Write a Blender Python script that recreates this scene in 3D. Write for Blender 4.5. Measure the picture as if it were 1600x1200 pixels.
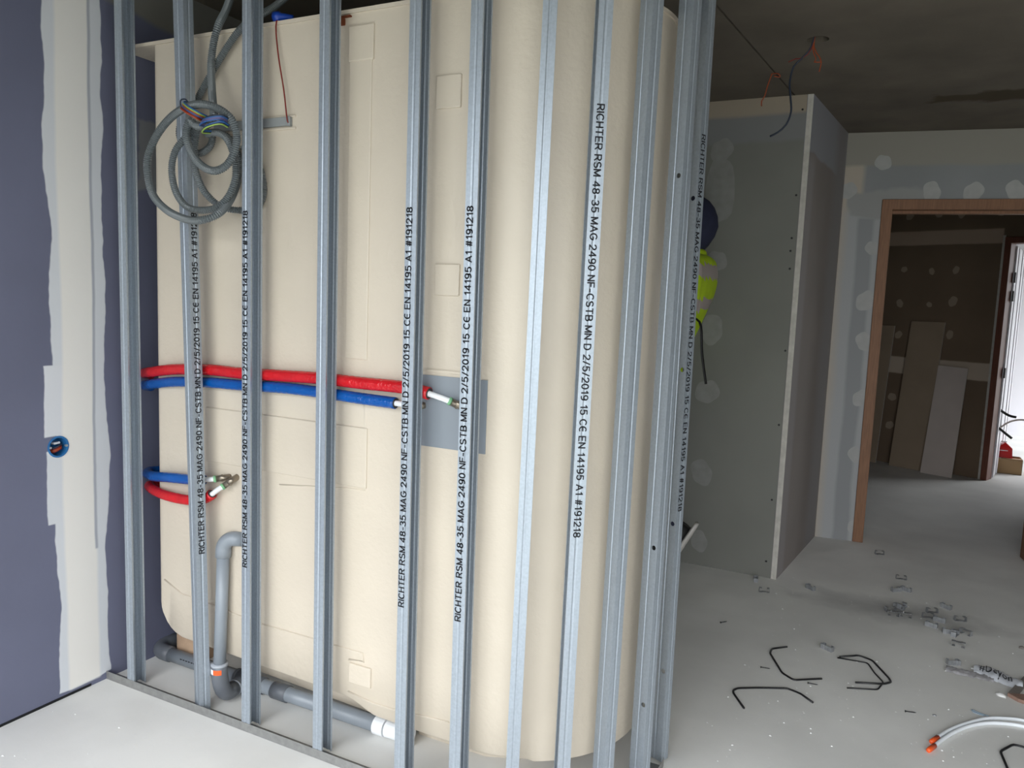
import bpy, bmesh, math, random
import numpy as np
from mathutils import Vector, Matrix
random.seed(7)
for o in list(bpy.data.objects): bpy.data.objects.remove(o)
S = bpy.context.scene
C = S.collection
# ------------------------------------------------------------------ camera
F, PIT, ROL, YAW, H = 1208.73, .109487, .0386773, .460788, 1.43
fw = np.array([-math.sin(YAW)*math.cos(PIT), math.cos(YAW)*math.cos(PIT), -math.sin(PIT)])
r0 = np.array([math.cos(YAW), math.sin(YAW), 0.]); u0 = np.cross(r0, fw)
cr = r0*math.cos(ROL)+u0*math.sin(ROL); cu = -r0*math.sin(ROL)+u0*math.cos(ROL)
cd = bpy.data.cameras.new('camera'); cam = bpy.data.objects.new('camera', cd); C.objects.link(cam)
cd.sensor_width = 36; cd.lens = F/1600*36; cd.clip_start = .02
M = Matrix(((cr[0], cu[0], -fw[0], 0), (cr[1], cu[1], -fw[1], 0), (cr[2], cu[2], -fw[2], H), (0, 0, 0, 1)))
cam.matrix_world = M; S.camera = cam
# ------------------------------------------------------------------ world: plain overcast sky, daylight through the windows
SKY = 2.0
W = bpy.data.worlds.new('sky'); S.world = W; W.use_nodes = True
_nt = W.node_tree; _bg = _nt.nodes['Background']; _bg.inputs[0].default_value = (.92, .96, 1, 1)
_tc = _nt.nodes.new('ShaderNodeTexCoord'); _sp = _nt.nodes.new('ShaderNodeSeparateXYZ'); _cl = _nt.nodes.new('ShaderNodeClamp'); _ma = _nt.nodes.new('ShaderNodeMath')
_ma.operation = 'MULTIPLY_ADD'; _ma.inputs[1].default_value = 2*SKY/3; _ma.inputs[2].default_value = SKY/3      # standard overcast sky, zenith three times the horizon
_nt.links.new(_tc.outputs['Generated'], _sp.inputs[0]); _nt.links.new(_sp.outputs['Z'], _cl.inputs[0]); _nt.links.new(_cl.outputs[0], _ma.inputs[0]); _nt.links.new(_ma.outputs[0], _bg.inputs[1])
S.view_settings.view_transform = 'Standard'; S.view_settings.look = 'None'
S.view_settings.exposure = 2.45; S.view_settings.gamma = 1; S.view_settings.use_curve_mapping = False
S.cycles.max_bounces = 10; S.cycles.diffuse_bounces = 6
def portal(name, loc, rot, sx, sy):
    l = bpy.data.lights.new(name, 'AREA'); l.shape = 'RECTANGLE'; l.size = sx; l.size_y = sy
    l.cycles.is_portal = True
    o = bpy.data.objects.new(name, l); C.objects.link(o); o.location = loc; o.rotation_euler = rot
WX0, WX1, WZ0, WZ1, WY = -2.42, 2.55, .03, 2.38, -.4      # the glazed opening behind the camera
portal('daylight_opening', ((WX0+WX1)/2, WY-.02, (WZ0+WZ1)/2), (math.radians(90), 0, 0), WX1-WX0, WZ1-WZ0)
RWIN = ((8.8, 11.1, .01, 2.48),)      # openings in the right hand outer wall: y0, y1, z0, z1
for y0, y1, z0, z1 in RWIN: portal('daylight_side', (2.62, (y0+y1)/2, (z0+z1)/2), (0, math.radians(90), 0), z1-z0, y1-y0)
# ------------------------------------------------------------------ geometry helpers
def ray(x, y): return fw+cr*(x-800)/F-cu*(y-600)/F
def onz(x, y, z=0.):
    d = ray(x, y); return Vector(np.array([0, 0, H])+d*(z-H)/d[2])
def ony(x, y, Y):
    d = ray(x, y); return Vector(np.array([0, 0, H])+d*Y/d[1])
def onx(x, y, X):
    d = ray(x, y); return Vector(np.array([0, 0, H])+d*X/d[0])
def oncirc(x, y, c, R):
    d = ray(x, y); k = math.hypot(d[0], d[1]); e = d/k
    b = e[0]*c[0]+e[1]*c[1]; q = max(b*b-(c[0]**2+c[1]**2-R*R), 0)
    return Vector(np.array([0, 0, H])+e*(b-math.sqrt(q)))
def lin(c):
    return tuple((v/255/12.92 if v/255 <= .04045 else ((v/255+.055)/1.055)**2.4) for v in c)+(1,)
def obj(name, me, mat=None, parent=None, smooth=False):
    o = bpy.data.objects.new(name, me); C.objects.link(o)
    if mat: me.materials.append(mat)
    if parent: o.parent = parent
    if smooth: me.polygons.foreach_set('use_smooth', [True]*len(me.polygons))
    return o
def mesh(v, f):
    me = bpy.data.meshes.new('m'); me.from_pydata([tuple(p) for p in v], [], f); me.update(); return me
def tag(o, label, cat, group=None, kind=None):
    o['label'] = label; o['category'] = cat
    if group: o['group'] = group
    if kind: o['kind'] = kind
    return o
def struct(o, label=None, cat=None):
    o['kind'] = 'structure'
    if label: o['label'] = label; o['category'] = cat
    return o
def thing(name, loc, label, cat, group=None):
    o = bpy.data.objects.new(name, None); C.objects.link(o); o.location = loc; o.empty_display_size = .05
    return tag(o, label, cat, group)
def child(o, p):
    """parent with the geometry staying in world coordinates"""
    o.parent = p; o.matrix_parent_inverse = Matrix.Translation(p.location).inverted() if not p.rotation_euler[2] else (Matrix.Translation(p.location) @ p.rotation_euler.to_matrix().to_4x4()).inverted()
    return o
def boxm(x0, x1, y0, y1, z0, z1, bev=0):
    bm = bmesh.new(); bmesh.ops.create_cube(bm, size=1)
    for v in bm.verts: v.co = ((x0+x1)/2+v.co.x*(x1-x0), (y0+y1)/2+v.co.y*(y1-y0), (z0+z1)/2+v.co.z*(z1-z0))
    if bev: bmesh.ops.bevel(bm, geom=bm.edges[:], offset=bev, segments=2, affect='EDGES', profile=.5)
    bmesh.ops.recalc_face_normals(bm, faces=bm.faces[:])
    me = bpy.data.meshes.new('box'); bm.to_mesh(me); bm.free(); return me
def prism(poly, z0, z1):
    n = len(poly); v = [(p[0], p[1], z0) for p in poly]+[(p[0], p[1], z1) for p in poly]
    f = [tuple(range(n))[::-1], tuple(range(n, 2*n))]+[(i, (i+1) % n, n+(i+1) % n, n+i) for i in range(n)]
    return fix(mesh(v, f))
def fix(me):
    bm = bmesh.new(); bm.from_mesh(me); bmesh.ops.recalc_face_normals(bm, faces=bm.faces[:]); bm.to_mesh(me); bm.free(); return me
def spline(pts, step):
    P = [Vector(p) for p in pts]; out = []
    for i in range(len(P)-1):
        a, b, c, d = P[max(i-1, 0)], P[i], P[i+1], P[min(i+2, len(P)-1)]
        n = max(2, int((c-b).length/step))
        for k in range(n):
            t = k/n
            out.append(.5*((2*b)+(c-a)*t+(2*a-5*b+4*c-d)*t*t+(3*b-a-3*c+d)*t**3))
    out.append(P[-1]); return out
def resample(P, step):
    out = [P[0]]; acc = 0
    for a, b in zip(P, P[1:]):
        L = (b-a).length
        if L < 1e-9: continue
        s = step-acc
        while s <= L: out.append(a+(b-a)*(s/L)); s += step
        acc = (acc+L) % step
    if (out[-1]-P[-1]).length > step*.3: out.append(P[-1])
    return out
def tube(P, r, seg=10, caps=True, rf=None, flat=1.0):
    P = [Vector(p) for p in P]; v = []; f = []; n = None
    for i, p in enumerate(P):
        t = (P[min(i+1, len(P)-1)]-P[max(i-1, 0)]).normalized()
        if n is None:
            n = t.orthogonal().normalized() if abs(t.z) > .9 else t.cross(Vector((0, 0, 1))).normalized()
        n = (n-t*n.dot(t)).normalized(); b = t.cross(n)
        rr = rf(i) if rf else r
        for k in range(seg):
            a = 2*math.pi*k/seg; v.append(p+n*math.cos(a)*rr+b*math.sin(a)*rr*flat)
    for i in range(len(P)-1):
        for k in range(seg):
            a = i*seg+k; b_ = i*seg+(k+1) % seg; f.append((a, b_, b_+seg, a+seg))
    if caps: f.append(tuple(range(seg))[::-1]); f.append(tuple(range((len(P)-1)*seg, len(P)*seg)))
    return fix(mesh(v, f))
def join(*ms):
    v = []; f = []
    for m in ms:
        o = len(v); v += [tuple(p.co) for p in m.vertices]; f += [tuple(i+o for i in p.vertices) for p in m.polygons]
    return mesh(v, f)
def textmesh(s, **k):
    c = bpy.data.curves.new('t', 'FONT'); c.body = s; c.size = 1; c.resolution_u = 2
    for a, b in k.items(): setattr(c, a, b)
    o = bpy.data.objects.new('t', c); C.objects.link(o)
    dg = bpy.context.evaluated_depsgraph_get(); dg.update()
    me = bpy.data.meshes.new_from_object(o.evaluated_get(dg)); bpy.data.objects.remove(o); return me
# ------------------------------------------------------------------ materials
def N(nt, t, **k):
    n = nt.nodes.new(t)
    for a, b in k.items():
        if a.startswith('i'): n.inputs[int(a[1:])].default_value = b
        else: setattr(n, a, b)
    return n
def mat(name, col, rough=.6, metal=0, noise=.0, nscale=8, bump=0, bscale=200, spec=.5, stretch=None, col2=None):
    m = bpy.data.materials.new(name); m.use_nodes = True; nt = m.node_tree; L = nt.links.new
    b = nt.nodes['Principled BSDF']; c = lin(col)
    b.inputs['Base Color'].default_value = c; b.inputs['Roughness'].default_value = rough; b.inputs['Metallic'].default_value = metal
    b.inputs['Specular IOR Level'].default_value = spec
    tc = N(nt, 'ShaderNodeTexCoord'); src = tc.outputs['Object']
    if stretch:
        mp = N(nt, 'ShaderNodeMapping'); mp.inputs['Scale'].default_value = stretch; L(src, mp.inputs[0]); src = mp.outputs[0]
    if noise or col2:
        t = N(nt, 'ShaderNodeTexNoise'); t.inputs['Scale'].default_value = nscale; t.inputs['Detail'].default_value = 6; L(src, t.inputs[0])
        mx = N(nt, 'ShaderNodeMix', data_type='RGBA')
        c2 = lin(col2) if col2 else c
        mx.inputs[6].default_value = tuple(v*(1-noise) for v in c[:3])+(1,); mx.inputs[7].default_value = tuple(min(1, v*(1+noise)) for v in c2[:3])+(1,)
        rm = N(nt, 'ShaderNodeMapRange'); rm.inputs[1].default_value = .35; rm.inputs[2].default_value = .65
        L(t.outputs[0], rm.inputs[0]); L(rm.outputs[0], mx.inputs[0]); L(mx.outputs[2], b.inputs['Base Color'])
    if bump:
        t = N(nt, 'ShaderNodeTexNoise'); t.inputs['Scale'].default_value = bscale; t.inputs['Detail'].default_value = 3; L(src, t.inputs[0])
        bp = N(nt, 'ShaderNodeBump'); bp.inputs['Strength'].default_value = bump; bp.inputs['Distance'].default_value = .004
        L(t.outputs[0], bp.inputs['Height']); L(bp.outputs[0], b.inputs['Normal'])
    return m
def patchmat(name, base, patches, rough=.8, noise=.08, nscale=5):
    """painted board with filled areas: patches = (axisA, lo, hi, axisB, lo, hi, colour, edge noise, noise scale, softness)"""
    m = mat(name, base, rough, noise=noise, nscale=nscale, bump=.08, bscale=60); nt = m.node_tree; L = nt.links.new
    b = nt.nodes['Principled BSDF']; tc = [n for n in nt.nodes if n.type == 'TEX_COORD'][0]
    cur = b.inputs['Base Color'].links[0].from_socket
    sep = N(nt, 'ShaderNodeSeparateXYZ'); L(tc.outputs['Object'], sep.inputs[0])
    for (ax, a0, a1, bx, b0, b1, col, en, es, soft) in patches:
        nz = N(nt, 'ShaderNodeTexNoise'); nz.inputs['Scale'].default_value = es; nz.inputs['Detail'].default_value = 4; L(tc.outputs['Object'], nz.inputs[0])
        off = N(nt, 'ShaderNodeMath', operation='MULTIPLY_ADD'); off.inputs[1].default_value = en*2; off.inputs[2].default_value = -en; L(nz.outputs[0], off.inputs[0])
        ms = []
        for a, lo, hi in ((ax, a0, a1), (bx, b0, b1)):
            ad = N(nt, 'ShaderNodeMath', operation='ADD'); L(sep.outputs['XYZ'.index(a)], ad.inputs[0]); L(off.outputs[0], ad.inputs[1])
            for e, s in ((lo, 1), (hi, -1)):
                mr = N(nt, 'ShaderNodeMapRange'); mr.inputs[1].default_value = e-s*soft; mr.inputs[2].default_value = e+s*soft
                L(ad.outputs[0], mr.inputs[0]); ms.append(mr.outputs[0])
        k = ms[0]
        for q in ms[1:]:
            mu = N(nt, 'ShaderNodeMath', operation='MULTIPLY'); L(k, mu.inputs[0]); L(q, mu.inputs[1]); k = mu.outputs[0]
        mx = N(nt, 'ShaderNodeMix', data_type='RGBA'); L(k, mx.inputs[0]); L(cur, mx.inputs[6]); mx.inputs[7].default_value = lin(col); cur = mx.outputs[2]
    L(cur, b.inputs['Base Color']); return m
MT = dict(
    steel=mat('galvanised_steel', (164, 173, 182), .4, .55, noise=.06, nscale=140, bump=.05, bscale=500),
    track=mat('track_steel', (150, 150, 148), .5, .6, noise=.1, nscale=60),
    ink=mat('black_ink', (22, 22, 28), .7),
    pod=mat('cream_fibreglass', (203, 192, 175), .42, noise=.035, nscale=3, bump=.35, bscale=55),
    pvc=mat('grey_pvc', (136, 143, 150), .35, noise=.05, nscale=6),
    pvcd=mat('dark_grey_pvc', (98, 102, 108), .4, noise=.05, nscale=10),
    seal=mat('pale_grey_seal', (160, 165, 172), .4),
    conduit=mat('grey_conduit', (100, 106, 108), .3),
    red=mat('red_sleeve', (198, 28, 36), .2, noise=.06, nscale=20, bump=.8, bscale=95),
    blue=mat('blue_sleeve', (6, 80, 158), .2, noise=.06, nscale=20, bump=.8, bscale=95),
    foam=mat('dark_foam', (52, 50, 50), .8),
    white=mat('white_plastic', (232, 234, 236), .35),
    brass=mat('nickel_brass', (150, 140, 125), .35, .85),
    green=mat('green_ring', (120, 175, 130), .5),
    plate=mat('grey_plate', (132, 139, 146), .45, noise=.03, nscale=4),
    bar=mat('grey_trunking', (140, 143, 143), .45),
    wred=mat('red_wire', (120, 30, 20), .45), wblue=mat('blue_wire', (40, 90, 150), .45), worange=mat('orange_wire', (160, 72, 36), .45),
    wgreen=mat('green_yellow_wire', (150, 180, 80), .45), wviolet=mat('violet_wire', (95, 90, 130), .45), wdark=mat('dark_wire', (35, 45, 62), .5),
    connector=mat('blue_connector', (20, 60, 150), .35), rust=mat('rusty_steel', (120, 62, 35), .8, .3),
    wood=mat('pine_frame', (136, 97, 70), .6, noise=.14, nscale=6, stretch=(25, 25, 1.5)),
    wood2=mat('reddish_frame', (112, 62, 44), .55, noise=.18, nscale=6, stretch=(25, 25, 1.5)),
    shim=mat('wood_shim', (176, 148, 122), .8, noise=.12, nscale=20),
    filler3=mat('filler_brownish', (158, 142, 124), .9), filler=mat('filler', (176, 176, 174), .9, noise=.05, nscale=20), filler2=mat('filler_thin', (138, 138, 134), .9, noise=.07, nscale=20),
    screw=mat('black_screw', (20, 20, 22), .5), rod=mat('black_rod', (24, 24, 26), .38),
    clip=mat('zinc_clip', (160, 162, 165), .35, .5, noise=.12, nscale=60),
    pex=mat('white_pipe', (236, 240, 244), .3), orange=mat('orange_cap', (240, 95, 40), .4),
    film=mat('clear_wrapper', (205, 208, 214), .25, noise=.1, nscale=30), film2=mat('clear_film', (168, 166, 168), .2, noise=.2, nscale=40),
    card=mat('cardboard', (172, 142, 104), .85), redp=mat('red_plastic', (200, 25, 25), .4), door=mat('white_door', (232, 230, 236), .4),
    black=mat('black_rubber', (18, 18, 18), .5), board=mat('plasterboard_offcut', (196, 184, 176), .85, noise=.05, nscale=4), boardd=mat('plasterboard_offcut_back', (152, 134, 114), .85, noise=.05, nscale=4),
    edge=mat('board_edge', (196, 192, 184), .9, noise=.08, nscale=30), crumb=mat('plaster_crumb', (232, 232, 230), .9), stone=mat('dust_stain', (140, 138, 134), .9),
    brown=mat('brown_offcut', (140, 112, 98), .8, noise=.15, nscale=30), greyo=mat('grey_offcut', (122, 116, 110), .7, noise=.1, nscale=30), paleblue=mat('pale_blue_tie', (150, 170, 185), .4),
    bluebox=mat('blue_box', (40, 105, 160), .45), dark=mat('dark_hole', (12, 14, 18), .9),
    navy=mat('navy_cloth', (34, 38, 62), .85, noise=.1, nscale=20), hivis=mat('hi_vis_yellow', (176, 205, 22), .75, noise=.06, nscale=15), refl=mat('reflective_band', (170, 158, 155), .4),
    skin=mat('skin', (196, 150, 125), .6), hair=mat('dark_hair', (35, 28, 24), .8), sole=mat('white_sole', (205, 202, 196), .6), eye=mat('eye', (30, 25, 22), .2),
)
# ------------------------------------------------------------------ the setting
XL = -2.475                                              # blue wall
def floor_mat():
    m = mat('screed', (228, 227, 223), .75, noise=.07, nscale=2.2, bump=.06, bscale=90); nt = m.node_tree; L = nt.links.new
    b = nt.nodes['Principled BSDF']; tc = [n for n in nt.nodes if n.type == 'TEX_COORD'][0]; cur = b.inputs['Base Color'].links[0].from_socket
    # a dusty grey smear from sweeping near the clips, and fine speckle
    mp = N(nt, 'ShaderNodeMapping'); mp.vector_type = 'POINT'
    c = onz(1400, 955); mp.inputs['Location'].default_value = (-c.x*1.0, -c.y*1.0, 0)
    L(tc.outputs['Object'], mp.inputs[0])
    m2 = N(nt, 'ShaderNodeMapping'); m2.inputs['Rotation'].default_value = (0, 0, math.radians(38)); m2.inputs['Scale'].default_value = (1.8, 5.0, 1); L(mp.outputs[0], m2.inputs[0])
    ln = N(nt, 'ShaderNodeVectorMath', operation='LENGTH'); L(m2.outputs[0], ln.inputs[0])
    nz = N(nt, 'ShaderNodeTexNoise'); nz.inputs['Scale'].default_value = 7; nz.inputs['Detail'].default_value = 5; L(tc.outputs['Object'], nz.inputs[0])
    ad = N(nt, 'ShaderNodeMath', operation='ADD'); L(ln.outputs['Value'], ad.inputs[0]); L(nz.outputs[0], ad.inputs[1])
    mr = N(nt, 'ShaderNodeMapRange'); mr.inputs[1].default_value = 1.45; mr.inputs[2].default_value = .55; mr.inputs[3].default_value = 0; mr.inputs[4].default_value = .6; L(ad.outputs[0], mr.inputs[0])
    mx = N(nt, 'ShaderNodeMix', data_type='RGBA'); L(mr.outputs[0], mx.inputs[0]); L(cur, mx.inputs[6]); mx.inputs[7].default_value = lin((118, 118, 118))
    sp = N(nt, 'ShaderNodeTexNoise'); sp.inputs['Scale'].default_value = 55; sp.inputs['Detail'].default_value = 2; L(tc.outputs['Object'], sp.inputs[0])
    sr = N(nt, 'ShaderNodeMapRange'); sr.inputs[1].default_value = .69; sr.inputs[2].default_value = .73; sr.inputs[4].default_value = .5; L(sp.outputs[0], sr.inputs[0])
    m3 = N(nt, 'ShaderNodeMix', data_type='RGBA'); L(sr.outputs[0], m3.inputs[0]); L(mx.outputs[2], m3.inputs[6]); m3.inputs[7].default_value = lin((222, 222, 220))
    L(m3.outputs[2], b.inputs['Base Color']); return m
struct(obj('floor', boxm(-2.7, 2.8, -.62, 11.7, -.2, 0), floor_mat()), 'dusty pale grey concrete screed floor with scattered debris', 'floor')
struct(obj('ground_outside', boxm(-40, 40, -60, -.62, -.7, -.3), mat('ground', (120, 122, 115), .9)), 'grey ground outside the glazed opening', 'ground')
struct(obj('ground_outside', boxm(2.8, 40, -.62, 40, -.7, -.3), bpy.data.materials['ground']), 'grey ground outside the far room window', 'ground')
# ceiling: two concrete slabs with an open joint
ca, cb = onz(1125, 15, 2.5), onz(1232, 138, 2.5); cdv = (cb-ca).normalized(); cn = Vector((cdv.y, -cdv.x, 0))
def cl(t, s): p = ca+cdv*t+cn*s; return (p.x, p.y)
def clY(Y, s): return cl((Y-ca.y)/cdv.y, s)
CM = patchmat('raw_concrete', (100, 92, 81), [('X', .05, 1.3, 'Y', 4.42, 4.6, (70, 60, 42), .12, 6, .02)], .9, .22, 2.2)
ceil = bpy.data.objects.new('ceiling', None); C.objects.link(ceil); struct(ceil, 'dark raw concrete slab ceiling with an open joint', 'ceiling')
pj = [clY(-.62, -.004), clY(11.7, -.004)]; pk = [clY(-.62, .004), clY(11.7, .004)]
obj('concrete_slab', prism([(-2.7, -.62), pj[0], pj[1], (-2.7, 11.7)], 2.5, 2.7), CM, ceil)
# the right slab has a round outlet hole
hc = onz(1278, 62, 2.5); hr = .042
def plate_hole(x0, x1, y0, y1, z, cx, cy, r, s, n=32):
    v = []; f = []
    def add(*p): v.append(p); return len(v)-1
    a = [add(x0, y0, z), add(x1, y0, z), add(x1, y1, z), add(x0, y1, z)]
    q = [add(cx-s, cy-s, z), add(cx+s, cy-s, z), add(cx+s, cy+s, z), add(cx-s, cy+s, z)]
    for i in range(4): f.append((a[i], a[(i+1) % 4], q[(i+1) % 4], q[i]))
    ring = [add(cx+r*math.cos(math.radians(225)+2*math.pi*k/n), cy+r*math.sin(math.radians(225)+2*math.pi*k/n), z) for k in range(n)]
    m = n//4
    for i in range(4):
        f.append((q[i], q[(i+1) % 4])+tuple(ring[(i*m+k) % n] for k in range(m, -1, -1)))
    return v, f, ring
v, f, ring = plate_hole(0, 2.8, -.62, 11.7, 2.5, hc.x+0, hc.y, hr, .1)
for i in (0, 3): v[i] = (pk[0][0] if i == 0 else pk[1][0], v[i][1], 2.5)
k = len(v); n = len(ring)
v += [(v[i][0], v[i][1], 2.58) for i in ring]; f += [(ring[i], ring[(i+1) % n], k+(i+1) % n, k+i) for i in range(n)]; f.append(tuple(range(k, k+n)))
v += [(v[i][0], v[i][1], 2.7) for i in range(4)]; k2 = len(v)-4; f += [(i, (i+1) % 4, k2+(i+1) % 4, k2+i) for i in range(4)]+[(k2, k2+1, k2+2, k2+3)]
obj('concrete_slab', fix(mesh(v, f)), CM, ceil)
obj('outlet_dark_disc', prism([(hc.x+.041*math.cos(a*.4), hc.y+.041*math.sin(a*.4)) for a in range(16)], 2.574, 2.579), MT['dark'], ceil)  # near-black disc paints the darkness inside the outlet hole
obj('joint_backing', prism([clY(-.62, -.03), clY(11.7, -.03), clY(11.7, .03), clY(-.62, .03)], 2.56, 2.6), MT['dark'], ceil)
# blue wall with its filled joint and a hole for the socket box
sb = onx(91, 698, XL); SBR = .031
yb0, yb1 = onx(84, 600, XL).y, onx(166, 600, XL).y
yi0, yi1 = onx(97, 600, XL).y, onx(148, 600, XL).y
zA, zB = onx(80, 572, XL).z, onx(80, 682, XL).z; zC, zD = onx(80, 705, XL).z, onx(80, 820, XL).z
BM = patchmat('blue_plasterboard', (100, 103, 124), [
    ('Y', yb0, yb1, 'Z', .03, 2.6, (205, 208, 212), .045, 2.6, .002),
    ('Y', yb0-.035, yb0+.1, 'Z', zB, zA, (208, 210, 214), .012, 5, .002),
    ('Y', yb0-.03, yb0+.1, 'Z', zD, zC, (204, 207, 211), .012, 5, .002),
    ('Y', yi0, yi1, 'Z', .02, 2.6, (226, 223, 217), .014, 2, .006),
    ('Y', yi1-.006, yi1+.004, 'Z', .5, 2.6, (165, 168, 176), .014, 2, .003),
    ('Y', yb1-.02, 5.0, 'Z', 2.36, 2.6, (120, 118, 112), .09, 1.8, .01),
    ('Y', 1.93, 2.02, 'Z', 1.78, 2.02, (126, 127, 130), .05, 7, .006)], .7, .06, 2)
v, f, ring = plate_hole(-.62, 11.7, -.0, 2.6, 0, sb.y, sb.z, SBR, .06)
v = [(XL, a, b) for a, b, c in v]
k = len(v); v += [(XL-.2, p[1], p[2]) for p in v[:4]]; f += [(i, (i+1) % 4, k+(i+1) % 4, k+i) for i in range(4)]+[(k, k+1, k+2, k+3)]
wl = obj('wall_left', fix(mesh(v, f)), BM); struct(wl, 'blue plasterboard wall with a white filled vertical joint', 'wall')
struct(obj('wall_foot_gap', boxm(XL-.002, XL+.0015, -.4, 1.70, 0, .009), MT['dark']), 'thin dark strip standing for the gap under the blue wall', 'gap'); bpy.data.objects['wall_foot_gap'].name = 'gap_strip_1'  # solid near-black strip stands in for the shade in the gap, no trim
# wall behind the camera with the glazed opening
PW = mat('plain_plasterboard', (165, 163, 158), .9, noise=.05, nscale=3)
wb = bpy.data.objects.new('wall_back', None); C.objects.link(wb); struct(wb, 'plasterboard wall behind with a wide glazed opening', 'wall')
for a in ((-2.7, WX0, 0, 2.6), (WX1, 2.8, 0, 2.6), (WX0, WX1, 0, WZ0), (WX0, WX1, WZ1, 2.6)):
    obj('panel', boxm(a[0], a[1], WY-.2, WY, a[2], a[3]), PW, wb)
for a in ((WX0, WX0+.06), (WX1-.06, WX1), (WX0+1.63, WX0+1.69), (WX0+3.28, WX0+3.34)):
    obj('window_frame', boxm(a[0], a[1], WY-.12, WY-.06, WZ0, WZ1), MT['door'], wb)
wr = bpy.data.objects.new('wall_right', None); C.objects.link(wr); struct(wr, 'outer wall with the far room window', 'wall')
_ys = [-.62]+[q for w in RWIN for q in w[:2]]+[11.7]
for a in [(_ys[2*i], _ys[2*i+1], 0, 2.6) for i in range(len(RWIN)+1)]+[(w[0], w[1], w[3], 2.6) for w in RWIN]+[(w[0], w[1], 0, w[2]) for w in RWIN]:
    obj('panel', boxm(2.6, 2.8, a[0], a[1], a[2], a[3]), PW, wr)
struct(obj('wall_outer', boxm(-2.7, 2.8, 11.5, 11.7, 0, 2.6), PW), 'outermost far wall', 'wall')
# grey boxed-in duct: front board, raw board edge at the corner, side
DF = patchmat('grey_green_board', (124, 124, 118), [
    ('X', -2.5, -.46, 'Z', 2.28, 2.6, (128, 128, 128), .03, 5, .012), ('X', -2.5, -.46, 'Z', 2.415, 2.6, (160, 148, 132), .012, 3, .01)], .85, .06, 2)
YD = 4.212; CX = -.478
wd = obj('wall_duct', boxm(-2.5, CX-.030, YD, YD+.013, 0, 2.5), DF); struct(wd, 'grey green plasterboard front of the boxed-in duct', 'wall')
obj('board_edge', fix(join(boxm(CX-.027, CX-.014, YD-.001, YD+.03, 0, 2.5), boxm(CX-.0135, CX, YD-.001, YD+.03, 0, 2.5))), MT['edge'], wd)
obj('dark_backing', boxm(-2.5, CX-.004, YD+.02, YD+.06, 0, 2.5), MT['dark'], wd)  # full-width near-black sheet, darkens the open gap at the corner
sd = Vector((-.376-CX, 5.18-YD-.0, 0)); sl = sd.length; sa = math.atan2(sd.y, sd.x)
DS = patchmat('duct_side_board', (138, 130, 126), [('X', -.1, 2, 'Z', 2.22, 2.6, (150, 150, 156), .04, 3, .008),
    ('X', -.1, .14, 'Z', -1, 2.2, (148, 142, 142), .02, 2, .03), ('X', sl-.3, sl, 'Z', -1, 2.6, (142, 138, 138), .03, 2, .08)], .85, .05, 2)
ws = obj('wall_duct_side', boxm(.0, sl+.05, .0, .06, 0, 2.5), DS); ws.location = (CX, YD-.0005, 0); ws.rotation_euler[2] = sa; struct(ws, 'plasterboard side of the boxed-in duct facing the doorway', 'wall')
# door wall (local X along the wall)
DA = math.radians(8); D0 = Vector((-.376, 5.18, 0))
def dw(p): q = Matrix.Rotation(-DA, 3, 'Z') @ (Vector(p)-D0); return q
dl = dw(onz(1332, 846)).x; dr = dl+1.0; DT = 2.105
WM = patchmat('filled_board_wall', (146, 148, 149), [
    ('X', -.1, .11, 'Z', -1, 2.6, (186, 176, 162), .012, 2, .015), ('X', .02, .5, 'Z', -1, 2.05, (172, 173, 174), .03, 1.5, .03),
    ('X', .1, .19, 'Z', -1, 2.0, (150, 152, 153), .03, 1.8, .01), ('X', -.1, 5, 'Z', 2.305, 2.6, (154, 150, 141), .015, 3, .01), ('X', .04, .52, 'Z', 2.0, 2.17, (158, 158, 156), .06, 4, .01)], .9, .06, 2)
wf = bpy.data.objects.new('wall_far', None); C.objects.link(wf); struct(wf, 'grey filled plasterboard wall around the doorway', 'wall'); wf.location = D0; wf.rotation_euler[2] = DA
obj('panel', boxm(-.3, dl, 0, .1, 0, 2.5), WM, wf); obj('panel', boxm(dr, 3.05, 0, .1, 0, 2.5), WM, wf); obj('panel', boxm(dl, dr, 0, .1, DT, 2.5), WM, wf)
d1 = bpy.data.objects.new('door_1', None); C.objects.link(d1); struct(d1, 'brown pine door frame of the open doorway', 'door frame'); d1.location = D0; d1.rotation_euler[2] = DA
jw = .058
obj('jamb', boxm(dl-.002, dl+jw, -.012, .112, 0, DT, .003), MT['wood'], d1)
obj('jamb', boxm(dr-jw, dr+.002, -.012, .112, 0, DT, .003), MT['wood'], d1)
hd = obj('head', boxm(dl-.002, dr+.002, -.0125, .1125, DT-jw, DT+.002, .003), MT['wood'], d1)
obj('stop', boxm(dl+jw, dr-jw, .05, .1, DT-jw-.018, DT-jw, .002), MT['wood'], d1)
# room beyond
FA, FB = onz(1360, 718), onz(1532, 749); fd = (FB-FA).normalized(); fang = math.atan2(fd.y, fd.x)
fl = (FB-FA).length
zj0, zj1 = 0, 0
def fz(px, py):      # height where a sight line meets the plane of the far wall
    d = ray(px, py); n = np.array([-fd.y, fd.x, 0]); t = (n@np.array([FA.x, FA.y, 0]))/(n@d); p = np.array([0, 0, H])+d*t
    return Vector((np.dot(p[:2]-np.array([FA.x, FA.y]), np.array([fd.x, fd.y])), 0, p[2]))
j1, j2, j3, j4 = fz(1480, 360).z, fz(1480, 382).z, fz(1540, 568).z, fz(1540, 596).z
FM = patchmat('brown_board_wall', (118, 100, 82), [('X', -9, fl-.02, 'Z', j2, j1, (182, 162, 144), .006, 6, .006), ('X', -9, fl-.02, 'Z', j4, j3, (188, 172, 154), .012, 5, .006)], .9, .07, 2)
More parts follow.
